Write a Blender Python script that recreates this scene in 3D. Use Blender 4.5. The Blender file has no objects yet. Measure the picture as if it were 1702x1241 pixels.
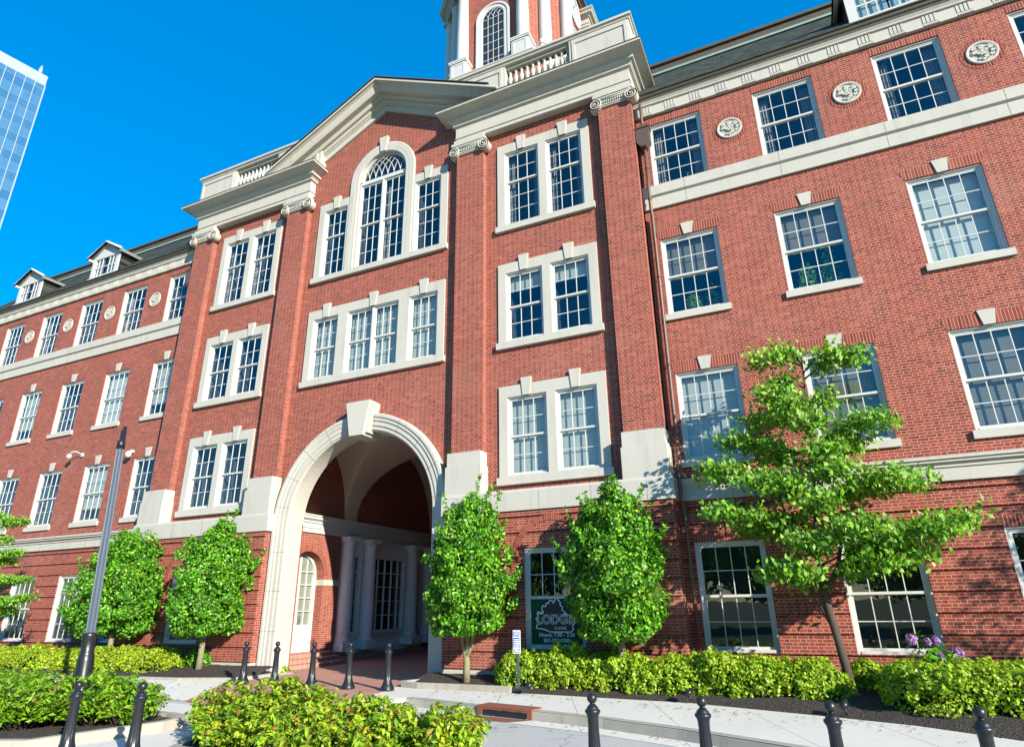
import bpy, bmesh, math, random
import numpy as np
from mathutils import Vector, Matrix
R = math.radians
scene = bpy.context.scene
C = scene.collection

# ---------------------------------------------------------------- camera
YAW, PIT, ROL = 0.4272, 0.3567, -0.0149
cy, sy, cp, sp, cr, sr = math.cos(YAW), math.sin(YAW), math.cos(PIT), math.sin(PIT), math.cos(ROL), math.sin(ROL)
fwd = Vector((-sy * cp, cy * cp, sp)); rgt = Vector((cy, sy, 0)); upv = rgt.cross(fwd)
r2 = cr * rgt + sr * upv; u2 = -sr * rgt + cr * upv
cam_data = bpy.data.cameras.new('camera'); cam = bpy.data.objects.new('camera', cam_data); C.objects.link(cam)
m = Matrix((r2, u2, -fwd)).transposed().to_4x4(); m.translation = Vector((11.7145, -14.8382, 1.4148))
cam.matrix_world = m
cam_data.sensor_width = 36.0; cam_data.lens = 1031.97 / 1702 * 36
cam_data.clip_start = 0.1; cam_data.clip_end = 6000
scene.camera = cam

# ---------------------------------------------------------------- sky, sun, exposure
SUN = Vector((1.66, -1.0, 0.765)).normalized()          # towards the sun
elev = math.asin(SUN.z); azim = math.atan2(SUN.x, SUN.y)
world = bpy.data.worlds.new('World'); scene.world = world; world.use_nodes = True
wn = world.node_tree; wn.nodes.clear()
sky = wn.nodes.new('ShaderNodeTexSky'); sky.sky_type = 'NISHITA'; sky.sun_disc = False
sky.sun_elevation = elev; sky.sun_rotation = azim
sky.air_density = 1.0; sky.dust_density = 0.0; sky.ozone_density = 3.0; sky.altitude = 300
hs = wn.nodes.new('ShaderNodeHueSaturation'); hs.inputs['Saturation'].default_value = 2.3; hs.inputs['Value'].default_value = 1.68
hs.inputs['Hue'].default_value = 0.508
bg = wn.nodes.new('ShaderNodeBackground'); bg.inputs['Strength'].default_value = 0.15
wo = wn.nodes.new('ShaderNodeOutputWorld')
gm_ = wn.nodes.new('ShaderNodeGamma'); gm_.inputs[1].default_value = 0.5
wn.links.new(sky.outputs[0], gm_.inputs[0]); wn.links.new(gm_.outputs[0], hs.inputs['Color']); wn.links.new(hs.outputs[0], bg.inputs[0]); wn.links.new(bg.outputs[0], wo.inputs[0])
sun_d = bpy.data.lights.new('sun', 'SUN'); sun_d.energy = 5.0; sun_d.angle = R(0.5); sun_d.color = (1.0, 0.92, 0.79)
sun_o = bpy.data.objects.new('sun', sun_d); C.objects.link(sun_o)
sun_o.rotation_euler = SUN.to_track_quat('Z', 'Y').to_euler(); sun_o.location = (30, -30, 40)
scene.view_settings.view_transform = 'Standard'; scene.view_settings.look = 'None'
scene.view_settings.exposure = 1.05; scene.view_settings.gamma = 1.0; scene.view_settings.use_curve_mapping = False
scene.cycles.max_bounces = 8; scene.cycles.transparent_max_bounces = 12
scene.cycles.sample_clamp_indirect = 6

# ---------------------------------------------------------------- materials
class NT:
    def __init__(s, name):
        s.mat = bpy.data.materials.new(name); s.mat.use_nodes = True; s.t = s.mat.node_tree; s.t.nodes.clear()
        s.out = s.t.nodes.new('ShaderNodeOutputMaterial')
    def n(s, typ, **kw):
        nd = s.t.nodes.new(typ)
        for k, v in kw.items(): setattr(nd, k, v)
        return nd
    def put(s, sock, v):
        if isinstance(v, bpy.types.NodeSocket): s.t.links.new(v, sock)
        elif v is not None: sock.default_value = v
    def m(s, op, a, b=None, c=None):
        nd = s.n('ShaderNodeMath', operation=op)
        for i, v in enumerate((a, b, c)): s.put(nd.inputs[i], v)
        return nd.outputs[0]
    def mix(s, f, a, b):
        nd = s.n('ShaderNodeMix', data_type='RGBA')
        s.put(nd.inputs[0], f); s.put(nd.inputs[6], a); s.put(nd.inputs[7], b); return nd.outputs[2]
    def noise(s, scale, detail=4, vec=None, rough=.55):
        nd = s.n('ShaderNodeTexNoise'); nd.inputs['Scale'].default_value = scale; nd.inputs['Detail'].default_value = detail
        nd.inputs['Roughness'].default_value = rough
        s.put(nd.inputs['Vector'], vec if vec is not None else s.pos()); return nd.outputs[0]
    def pos(s): return s.n('ShaderNodeNewGeometry').outputs['Position']
    def ramp(s, f, stops):
        nd = s.n('ShaderNodeValToRGB'); s.put(nd.inputs[0], f); e = nd.color_ramp.elements
        while len(e) < len(stops): e.new(.5)
        for i, (p_, c_) in enumerate(stops): e[i].position = p_; e[i].color = (*c_, 1)
        return nd.outputs[0]
    def bsdf(s, color, rough=.7, bump=None, bstr=.3, bdist=.01, metal=0, spec=.5, extra=None):
        b = s.n('ShaderNodeBsdfPrincipled')
        s.put(b.inputs['Base Color'], color if isinstance(color, bpy.types.NodeSocket) else (*color, 1))
        s.put(b.inputs['Roughness'], rough); b.inputs['Metallic'].default_value = metal
        b.inputs['Specular IOR Level'].default_value = spec
        if bump is not None:
            bp = s.n('ShaderNodeBump'); bp.inputs['Strength'].default_value = bstr; bp.inputs['Distance'].default_value = bdist
            s.put(bp.inputs['Height'], bump); s.put(b.inputs['Normal'], bp.outputs[0])
        s.t.links.new(b.outputs[0], s.out.inputs[0]); s.b = b; return s.mat

def wall_uv(t):
    g = t.n('ShaderNodeNewGeometry'); p = t.n('ShaderNodeSeparateXYZ'); t.put(p.inputs[0], g.outputs['Position'])
    nn = t.n('ShaderNodeSeparateXYZ'); t.put(nn.inputs[0], g.outputs['True Normal'])
    ax = t.m('ABSOLUTE', nn.outputs[0]); sel = t.m('GREATER_THAN', ax, .72)
    u = t.m('ADD', t.m('MULTIPLY', p.outputs[0], t.m('SUBTRACT', 1, sel)), t.m('MULTIPLY', p.outputs[1], sel))
    return u, p.outputs[2], p

def combine(t, a, b, c=0.0):
    nd = t.n('ShaderNodeCombineXYZ'); t.put(nd.inputs[0], a); t.put(nd.inputs[1], b); t.put(nd.inputs[2], c); return nd.outputs[0]

BR_H, BR_S, BR_HD = 0.0645, 0.205, 0.102
def brick_mat(name, kind='flemish'):
    t = NT(name); u, z, p = wall_uv(t)
    P = BR_S + BR_HD; MW = .0115
    if kind == 'flemish':
        zr = t.m('DIVIDE', t.m('ADD', z, 5.0), BR_H); row = t.m('FLOOR', zr); fz = t.m('MULTIPLY', t.m('FRACT', zr), BR_H)
        odd = t.m('MODULO', row, 2.0)
        uu = t.m('DIVIDE', t.m('ADD', t.m('ADD', u, 60.0), t.m('MULTIPLY', odd, P / 2)), P)
        k = t.m('FLOOR', uu); f = t.m('MULTIPLY', t.m('FRACT', uu), P)
        hd = t.m('GREATER_THAN', f, BR_S)
        ids = combine(t, t.m('ADD', t.m('MULTIPLY', k, 2.0), hd), row)
        lf = t.m('SUBTRACT', f, t.m('MULTIPLY', hd, BR_S))
        mort = t.m('MAXIMUM', t.m('LESS_THAN', fz, MW), t.m('LESS_THAN', lf, MW))
    elif kind == 'soldier':
        uu = t.m('DIVIDE', t.m('ADD', u, 60.0), BR_H); k = t.m('FLOOR', uu); f = t.m('MULTIPLY', t.m('FRACT', uu), BR_H)
        ids = combine(t, k, 3.0); mort = t.m('LESS_THAN', f, MW); hd = t.m('MULTIPLY', k, 0)
    else:                       # radial bricks: laid out by the UV map along the ring
        uvn = t.n('ShaderNodeUVMap'); s_ = t.n('ShaderNodeSeparateXYZ'); t.put(s_.inputs[0], uvn.outputs[0])
        uu = t.m('DIVIDE', s_.outputs[0], BR_H); k = t.m('FLOOR', uu); f = t.m('MULTIPLY', t.m('FRACT', uu), BR_H)
        ids = combine(t, k, 7.0); mort = t.m('LESS_THAN', f, MW * .8); hd = t.m('MULTIPLY', k, 0)
    wn_ = t.n('ShaderNodeTexWhiteNoise', noise_dimensions='2D'); t.put(wn_.inputs['Vector'], ids)
    rnd = t.m('SUBTRACT', wn_.outputs[0], t.m('MULTIPLY', hd, .22))
    col = t.ramp(rnd, [(0.0, (.16, .030, .020)), (.15, (.225, .043, .026)), (.6, (.28, .053, .031)), (.9, (.32, .068, .042)), (1, (.37, .095, .06))])
    ns = t.noise(9.0, 3); col = t.mix(t.m('MULTIPLY', ns, .45), col, t.mix(.5, col, (.15, .035, .024, 1)))
    big = t.noise(.35, 5, rough=.6)
    ramp_w = t.ramp(big, [(.55, (0, 0, 0)), (.8, (1, 1, 1))])
    sep = t.n('ShaderNodeSeparateColor'); t.put(sep.inputs[0], ramp_w)
    col = t.mix(t.m('MULTIPLY', sep.outputs[0], .22), col, (.42, .25, .20, 1))
    if kind != 'flemish': col = t.mix(.16, col, (.10, .02, .015, 1))
    g2 = t.n('ShaderNodeNewGeometry'); mp = t.n('ShaderNodeMapping'); mp.inputs['Scale'].default_value = (2.2, 2.2, .22); t.put(mp.inputs[0], g2.outputs['Position'])
    stk = t.n('ShaderNodeSeparateColor'); t.put(stk.inputs[0], t.ramp(t.noise(1.0, 5, vec=mp.outputs[0], rough=.65), [(.48, (0, 0, 0)), (.78, (1, 1, 1))]))
    col = t.mix(t.m('MULTIPLY', stk.outputs[0], .45), col, (.11, .035, .026, 1))
    mcol = t.mix(t.noise(3.0, 3), (.37, .20, .15, 1), (.49, .33, .255, 1))
    fin = t.mix(mort, col, mcol)
    h = t.m('ADD', t.m('MULTIPLY', t.m('SUBTRACT', 1, mort), 1.0), t.m('MULTIPLY', t.noise(60, 2), .35))
    return t.bsdf(fin, .85, bump=h, bstr=.55, bdist=.006, spec=.3)

def stone_mat(name, a, b, rough=.8, stain=.25):
    t = NT(name); n1 = t.noise(.7, 6, rough=.65); n2 = t.noise(22, 3)
    g = t.n('ShaderNodeNewGeometry'); mp = t.n('ShaderNodeMapping'); mp.inputs['Scale'].default_value = (4.0, 4.0, .5); t.put(mp.inputs[0], g.outputs['Position'])
    st = t.noise(1.0, 4, vec=mp.outputs[0], rough=.7)
    col = t.mix(n1, (*a, 1), (*b, 1))
    f = t.ramp(st, [(.5, (0, 0, 0)), (.75, (1, 1, 1))]); sep = t.n('ShaderNodeSeparateColor'); t.put(sep.inputs[0], f)
    col = t.mix(t.m('MULTIPLY', sep.outputs[0], stain), col, tuple(x * .62 for x in a) + (1,))
    return t.bsdf(col, rough, bump=n2, bstr=.12, bdist=.004, spec=.35)

def plain(name, c, rough=.6, metal=0, nscale=6, var=.2, spec=.5, bump=0):
    t = NT(name); n1 = t.noise(nscale, 4)
    col = t.mix(n1, tuple(x * (1 - var) for x in c) + (1,), tuple(min(1, x * (1 + var)) for x in c) + (1,))
    return t.bsdf(col, rough, metal=metal, spec=spec, bump=(t.noise(nscale * 6, 3) if bump else None), bstr=bump)

def leaf_mat(name, stops, gloss=.35, trans=.35):
    t = NT(name); g = t.n('ShaderNodeNewGeometry')
    col = t.ramp(g.outputs['Random Per Island'], stops)
    hv = t.n('ShaderNodeHueSaturation'); t.put(hv.inputs['Color'], col); t.put(hv.inputs['Value'], t.m('ADD', .62, t.m('MULTIPLY', t.noise(2.1, 3), .76))); t.put(hv.inputs['Hue'], t.m('ADD', .485, t.m('MULTIPLY', t.noise(1.1, 2), .03))); col = hv.outputs[0]
    b = t.n('ShaderNodeBsdfPrincipled'); t.put(b.inputs['Base Color'], col); b.inputs['Roughness'].default_value = gloss
    tr = t.n('ShaderNodeBsdfTranslucent'); t.put(tr.inputs[0], t.mix(.5, col, (.35, .55, .02, 1)))
    mx = t.n('ShaderNodeMixShader'); mx.inputs[0].default_value = trans
    t.t.links.new(b.outputs[0], mx.inputs[1]); t.t.links.new(tr.outputs[0], mx.inputs[2]); t.t.links.new(mx.outputs[0], t.out.inputs[0])
    return t.mat

def glass_mat(name, f0=.10, tint=(.88, .95, .97)):
    t = NT(name); g = t.n('ShaderNodeNewGeometry'); dp = t.n('ShaderNodeVectorMath', operation='DOT_PRODUCT')
    t.put(dp.inputs[0], g.outputs['Normal']); t.put(dp.inputs[1], g.outputs['Incoming'])
    k = t.m('POWER', t.m('SUBTRACT', 1.0, t.m('ABSOLUTE', dp.outputs['Value'])), 5.0)
    fr = t.m('ADD', f0, t.m('MULTIPLY', k, 1 - f0))
    gl = t.n('ShaderNodeBsdfGlossy'); gl.inputs['Roughness'].default_value = .01; gl.inputs['Color'].default_value = (.95, .97, 1, 1)
    wob = t.noise(1.3, 2); bp = t.n('ShaderNodeBump'); bp.inputs['Strength'].default_value = .04; bp.inputs['Distance'].default_value = .05
    t.put(bp.inputs['Height'], wob); t.put(gl.inputs['Normal'], bp.outputs[0])
    tr = t.n('ShaderNodeBsdfTransparent'); tr.inputs[0].default_value = (*tint, 1)
    mx = t.n('ShaderNodeMixShader'); t.put(mx.inputs[0], fr)
    t.t.links.new(tr.outputs[0], mx.inputs[1]); t.t.links.new(gl.outputs[0], mx.inputs[2]); t.t.links.new(mx.outputs[0], t.out.inputs[0])
    return t.mat

def slat_mat(name, c, pitch=.045, axis=2, contrast=.35):
    t = NT(name); p = t.n('ShaderNodeSeparateXYZ'); t.put(p.inputs[0], t.pos())
    f = t.m('FRACT', t.m('DIVIDE', p.outputs[axis], pitch))
    line = t.m('LESS_THAN', f, .18)
    col = t.mix(t.m('MULTIPLY', line, contrast), (*c, 1), tuple(x * .3 for x in c) + (1,))
    return t.bsdf(col, .6, bump=f, bstr=.4, bdist=.02)

M = {}
M['brick'] = brick_mat('red_brick'); M['soldier'] = brick_mat('soldier_brick', 'soldier'); M['radial'] = brick_mat('arch_brick', 'radial')
M['stone'] = stone_mat('limestone', (.41, .395, .34), (.48, .465, .41))
M['stone_w'] = stone_mat('cast_stone', (.40, .388, .34), (.465, .452, .40), stain=.34)
M['white'] = plain('white_paint', (.50, .51, .49), .45, var=.05)
M['plaster'] = plain('vault_plaster', (.60, .53, .44), .9, var=.06)
M['unlit_room_paint'] = plain('unlit_room_paint', (.03, .04, .05), .9)  # near-black paint stands in for the lack of light inside rooms
M['door_glass'] = plain('door_glass', (.19, .22, .18), .15, var=.2, nscale=2)
M['curtain'] = slat_mat('curtain_cloth', (.17, .155, .14), .07, 0, .6)
M['blind'] = slat_mat('window_blind', (.40, .41, .36)); M['blind_grey'] = slat_mat('grey_blind', (.13, .125, .105))
M['shade'] = plain('roller_shade', (.40, .42, .38), .8, var=.05)
M['glass'] = glass_mat('window_glass')
M['metal_black'] = plain('black_cast_iron', (.012, .015, .020), .36, var=.3, nscale=25)
M['alum'] = plain('grey_fluted_aluminium', (.060, .085, .12), .5, metal=.15, var=.12, nscale=8)
M['copper_pipe'] = plain('brown_metal_pipe', (.11, .075, .06), .5, metal=.2, var=.3)
M['copper'] = plain('weathered_copper', (.075, .062, .042), .6, var=.3, nscale=3)
M['verdigris'] = plain('green_flashing', (.20, .30, .27), .7, var=.2)
def pave():
    t = NT('pavement_concrete'); p = t.n('ShaderNodeSeparateXYZ'); t.put(p.inputs[0], t.pos())
    n1 = t.noise(.8, 6, rough=.7); n2 = t.noise(7, 5, rough=.7)
    col = t.mix(n1, (.52, .50, .45, 1), (.68, .66, .60, 1)); st = t.n('ShaderNodeSeparateColor'); t.put(st.inputs[0], t.ramp(n2, [(.56, (0, 0, 0)), (.72, (1, 1, 1))]))
    col = t.mix(t.m('MULTIPLY', st.outputs[0], .35), col, (.30, .285, .25, 1))
    w = t.m('ADD', p.outputs[0], t.m('MULTIPLY', p.outputs[1], .42)); j = t.m('LESS_THAN', t.m('FRACT', t.m('DIVIDE', w, 1.55)), .009)
    return t.bsdf(t.mix(t.m('MULTIPLY', j, .75), col, (.16, .15, .13, 1)), .9, bump=t.noise(60, 3), bstr=.2, bdist=.004)
M['concrete'] = pave()
M['kerb'] = stone_mat('kerb_concrete', (.25, .235, .195), (.40, .38, .32), .9, .5)
M['rust'] = plain('rusty_iron', (.22, .075, .04), .8, var=.35, nscale=14, bump=.3)
M['bark'] = plain('bark', (.065, .048, .035), .9, var=.4, nscale=12, bump=.6)
M['bark_moss'] = plain('mossy_bark', (.20, .19, .11), .9, var=.35, nscale=10, bump=.5)
M['sign_green'] = plain('green_window_film', (.004, .072, .046), .6, var=.15, nscale=2, spec=.08)
M['letter'] = plain('white_lettering', (.86, .92, .94), .5, var=.03)
M['letter_dark'] = plain('dark_lettering', (.012, .02, .03), .5, var=.1)
M['sign_blue'] = plain('blue_sign', (.035, .08, .30), .4, var=.1)
M['petal'] = leaf_mat('purple_petals', [(0, (.34, .11, .46)), (.6, (.50, .22, .62)), (1, (.68, .42, .76))], .6, .3)
M['leaf_holly'] = leaf_mat('holly_leaves', [(0, (.018, .085, .006)), (.45, (.062, .24, .008)), (.8, (.14, .40, .012)), (.95, (.26, .52, .03)), (1, (.36, .50, .06))], .45, .20)
M['leaf_dog'] = leaf_mat('dogwood_leaves', [(0, (.05, .17, .010)), (.55, (.13, .34, .016)), (.9, (.24, .48, .03)), (1, (.36, .55, .06))], .5, .32)
M['leaf_hedge'] = leaf_mat('hedge_leaves', [(0, (.12, .22, .010)), (.5, (.31, .49, .018)), (.9, (.45, .61, .03)), (.97, (.50, .54, .06)), (1, (.22, .12, .05))], .5, .35)
M['leaf_yellow'] = leaf_mat('yellow_hedge_leaves', [(0, (.16, .27, .010)), (.5, (.33, .47, .016)), (.9, (.45, .57, .03)), (1, (.48, .44, .06))], .5, .35)
M['leaf_nan'] = leaf_mat('nandina_leaves', [(0, (.06, .17, .014)), (.35, (.22, .40, .018)), (.75, (.42, .55, .028)), (.92, (.44, .44, .04)), (.97, (.42, .17, .05)), (1, (.30, .06, .035))], .4, .35)
M['leaf_nan_g'] = leaf_mat('green_nandina_leaves', [(0, (.05, .16, .010)), (.5, (.17, .36, .014)), (.9, (.30, .50, .03)), (1, (.24, .12, .04))], .4, .35)
M['core'] = plain('foliage_core_shade', (.018, .035, .008), 1.0, var=.4, nscale=10)  # solid filler inside the foliage, inner shade put into its dark colour

M['white_in'] = plain('lifted_white_paint', (.80, .81, .80), .5, var=.04)  # lighter copy of the white paint, brightens the dim passage by colour
M['joint'] = plain('stone_joint', (.10, .095, .085), .9)
def slate():
    t = NT('roof_slate'); p = t.n('ShaderNodeSeparateXYZ'); t.put(p.inputs[0], t.pos())
    r_ = t.m('DIVIDE', t.m('ADD', p.outputs[2], 3), .16); row = t.m('FLOOR', r_); fr = t.m('FRACT', r_)
    uu = t.m('DIVIDE', t.m('ADD', t.m('ADD', p.outputs[0], 90), t.m('MULTIPLY', t.m('MODULO', row, 2), .12)), .24); k = t.m('FLOOR', uu)
    w = t.n('ShaderNodeTexWhiteNoise', noise_dimensions='2D'); t.put(w.inputs['Vector'], combine(t, k, row))
    col = t.ramp(w.outputs[0], [(0, (.018, .023, .018)), (.5, (.032, .039, .031)), (1, (.062, .068, .054))])
    e = t.m('MAXIMUM', t.m('LESS_THAN', fr, .1), t.m('LESS_THAN', t.m('FRACT', uu), .06))
    return t.bsdf(t.mix(e, col, (.010, .012, .010, 1)), .85, spec=.2, bump=fr, bstr=.5, bdist=.02)
M['slate'] = slate()

def pavers():
    t = NT('brick_pavers'); b = t.n('ShaderNodeTexBrick'); t.put(b.inputs['Vector'], t.pos())
    b.inputs['Color1'].default_value = (.36, .15, .11, 1); b.inputs['Color2'].default_value = (.46, .23, .17, 1); b.inputs['Mortar'].default_value = (.25, .15, .12, 1)
    b.inputs['Scale'].default_value = 1; b.inputs['Brick Width'].default_value = .2; b.inputs['Row Height'].default_value = .1; b.inputs['Mortar Size'].default_value = .006
    return t.bsdf(t.mix(t.m('MULTIPLY', t.noise(1.2, 5), .5), b.outputs[0], (.46, .27, .21, 1)), .85)
M['pavers'] = pavers()

def asphalt():
    t = NT('asphalt'); n1 = t.noise(140, 2); n2 = t.noise(.6, 5)
    col = t.mix(n2, t.mix(n1, (.30, .30, .29, 1), (.52, .52, .50, 1)), (.42, .415, .40, 1))
    v = t.n('ShaderNodeTexVoronoi', feature='DISTANCE_TO_EDGE'); v.inputs['Scale'].default_value = .45
    wv = t.n('ShaderNodeVectorMath', operation='ADD'); nz = t.n('ShaderNodeTexNoise'); nz.inputs['Scale'].default_value = 2.0; t.put(nz.inputs['Vector'], t.pos())
    t.put(wv.inputs[0], t.pos()); t.put(wv.inputs[1], nz.outputs['Color']); t.put(v.inputs['Vector'], wv.outputs[0])
    col = t.mix(t.m('MULTIPLY', t.m('LESS_THAN', v.outputs['Distance'], .008), .55), col, (.10, .10, .10, 1))
    sp = t.n('ShaderNodeSeparateColor'); t.put(sp.inputs[0], t.ramp(t.noise(1.6, 5, rough=.7), [(.58, (0, 0, 0)), (.75, (1, 1, 1))])); col = t.mix(t.m('MULTIPLY', sp.outputs[0], .4), col, (.22, .215, .20, 1))
    return t.bsdf(col, .9, bump=n1, bstr=.4, bdist=.006)
M['asphalt'] = asphalt()

def mulch():
    t = NT('bark_mulch'); v = t.n('ShaderNodeTexVoronoi'); v.inputs['Scale'].default_value = 38; t.put(v.inputs['Vector'], t.pos())
    col = t.ramp(v.outputs['Color'], [(0, (.012, .009, .008)), (.6, (.04, .03, .025)), (1, (.11, .085, .065))])
    return t.bsdf(col, .95, bump=v.outputs['Distance'], bstr=.9, bdist=.03)
M['mulch'] = mulch()
def ground():
    t = NT('lawn_ground'); return t.bsdf(t.mix(t.noise(2, 5), (.05, .08, .02, 1), (.10, .12, .04, 1)), .95)
M['ground'] = ground()

# ---------------------------------------------------------------- mesh helpers
class MB:
    def __init__(s): s.v = []; s.f = []; s.mi = []; s.mats = []; s.uv = None; s.smooth = []
    def _m(s, m_):
        if m_ not in s.mats: s.mats.append(m_)
        return s.mats.index(m_)
    def add(s, verts, faces, mat=0, smooth=False):
        o = len(s.v); s.v += [tuple(v) for v in verts]
        s.f += [tuple(o + i for i in f) for f in faces]
        s.mi += [mat] * len(faces); s.smooth += [smooth] * len(faces)
    def quad(s, a, b, c, d, mat=0): s.add([a, b, c, d], [(0, 1, 2, 3)], mat)
    def box(s, x0, x1, y0, y1, z0, z1, mat=0):
        v = [(x0, y0, z0), (x1, y0, z0), (x1, y1, z0), (x0, y1, z0), (x0, y0, z1), (x1, y0, z1), (x1, y1, z1), (x0, y1, z1)]
        s.add(v, [(0, 3, 2, 1), (4, 5, 6, 7), (0, 1, 5, 4), (1, 2, 6, 5), (2, 3, 7, 6), (3, 0, 4, 7)], mat)
    def prism(s, pts, y0, y1, mat=0):            # polygon in x,z extruded along y
        n = len(pts)
        s.add([(x, y0, z) for x, z in pts] + [(x, y1, z) for x, z in pts],
              [tuple(range(n)), tuple(range(2 * n - 1, n - 1, -1))] + [(i, i + n, (i + 1) % n + n, (i + 1) % n) for i in range(n)], mat)
    def tube(s, path, rad, n=10, mat=0, smooth=True, cap=True):
        path = [Vector(p) for p in path]; rings = []; k = len(path)
        rad = rad if isinstance(rad, (list, tuple)) else [rad] * k
        ref = None
        for i, p in enumerate(path):
            t = (path[min(i + 1, k - 1)] - path[max(i - 1, 0)]).normalized()
            if ref is None: ref = Vector((1, 0, 0)) if abs(t.x) < .8 else Vector((0, 1, 0))
            a = t.cross(ref).normalized(); b = t.cross(a).normalized(); ref = -b if False else ref
            rings.append([p + rad[i] * (math.cos(2 * math.pi * j / n) * a + math.sin(2 * math.pi * j / n) * b) for j in range(n)])
        vs = [v for r_ in rings for v in r_]; fs = []
        for i in range(k - 1):
            for j in range(n): fs.append((i * n + j, i * n + (j + 1) % n, (i + 1) * n + (j + 1) % n, (i + 1) * n + j))
        if cap: fs += [tuple(range(n - 1, -1, -1)), tuple(range((k - 1) * n, k * n))]
        s.add(vs, fs, mat, smooth)
    def lathe(s, prof, c, n=16, mat=0, smooth=True, flutes=0, fdepth=0, frange=None):   # prof (r,z) about vertical axis
        vs = []; k = len(prof)
        for r_, z in prof:
            for j in range(n):
                rr = r_
                if flutes and frange and frange[0] <= z <= frange[1] and (j * flutes * 2 // n) % 2: rr = r_ - fdepth
                vs.append((c[0] + rr * math.cos(2 * math.pi * j / n), c[1] + rr * math.sin(2 * math.pi * j / n), c[2] + z))
        fs = []
        for i in range(k - 1):
            for j in range(n): fs.append((i * n + j, i * n + (j + 1) % n, (i + 1) * n + (j + 1) % n, (i + 1) * n + j))
        fs += [tuple(range(n - 1, -1, -1)), tuple(range((k - 1) * n, k * n))]
        s.add(vs, fs, mat, smooth)
    def ycyl(s, x, z, r_, y0, y1, n=20, mat=0):
        s.prism([(x + r_ * math.cos(2 * math.pi * i / n), z + r_ * math.sin(2 * math.pi * i / n)) for i in range(n)], y0, y1, mat)
    def build(s, name, mats, parent=None, loc=None):
        me = bpy.data.meshes.new(name); me.from_pydata(s.v, [], s.f)
        if not isinstance(mats, (list, tuple)): mats = [mats]
        for m_ in mats: me.materials.append(M[m_] if isinstance(m_, str) else m_)
        me.polygons.foreach_set('material_index', s.mi); me.polygons.foreach_set('use_smooth', s.smooth); me.update()
        return link(name, me, parent, loc)
def link(name, me, parent=None, loc=None):
    o = bpy.data.objects.new(name, me); C.objects.link(o)
    if parent is not None: o.parent = parent
    if loc is not None: o.location = loc
    return o
def tag(o, label=None, cat=None, group=None, kind=None):
    if label: o['label'] = label
    if cat: o['category'] = cat
    if group: o['group'] = group
    if kind: o['kind'] = kind
    return o
def empty(name, loc, label, cat, group=None):
    o = bpy.data.objects.new(name, None); C.objects.link(o); o.location = loc; o.empty_display_size = .2
    return tag(o, label, cat, group)

def sweep(mb, path, prof, fn, mat=0, caps=True, smooth=False):
    """profile (h, c) carried along a 2-D path with mitred corners; h is the offset to the left of travel, fn maps (a, b, c) to a point."""
    k = len(path); n = len(prof); vs = []
    for i in range(k):
        p = Vector(path[i])
        d0 = (p - Vector(path[i - 1])).normalized() if i > 0 else None
        d1 = (Vector(path[i + 1]) - p).normalized() if i < k - 1 else None
        if d0 is None: d0 = d1
        if d1 is None: d1 = d0
        n0 = Vector((-d0.y, d0.x)); n1 = Vector((-d1.y, d1.x)); mn = n0 + n1
        mn = mn / (mn.length_squared / 2) if mn.length_squared > 1e-9 else n0
        for h, c in prof: q = p + mn * h; vs.append(fn(q.x, q.y, c))
    fs = []
    for i in range(k - 1):
        for j in range(n - 1): fs.append((i * n + j, i * n + j + 1, (i + 1) * n + j + 1, (i + 1) * n + j))
    if caps: fs += [tuple(range(n)), tuple(range(k * n - 1, (k - 1) * n - 1, -1))]
    mb.add(vs, fs, mat, smooth)
PLAN = lambda a, b, c: (a, b, c)              # path in plan, c = z
FACE = lambda a, b, c: (a, -c, b)             # path in the facade plane (x, z), c = distance out from the wall

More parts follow.
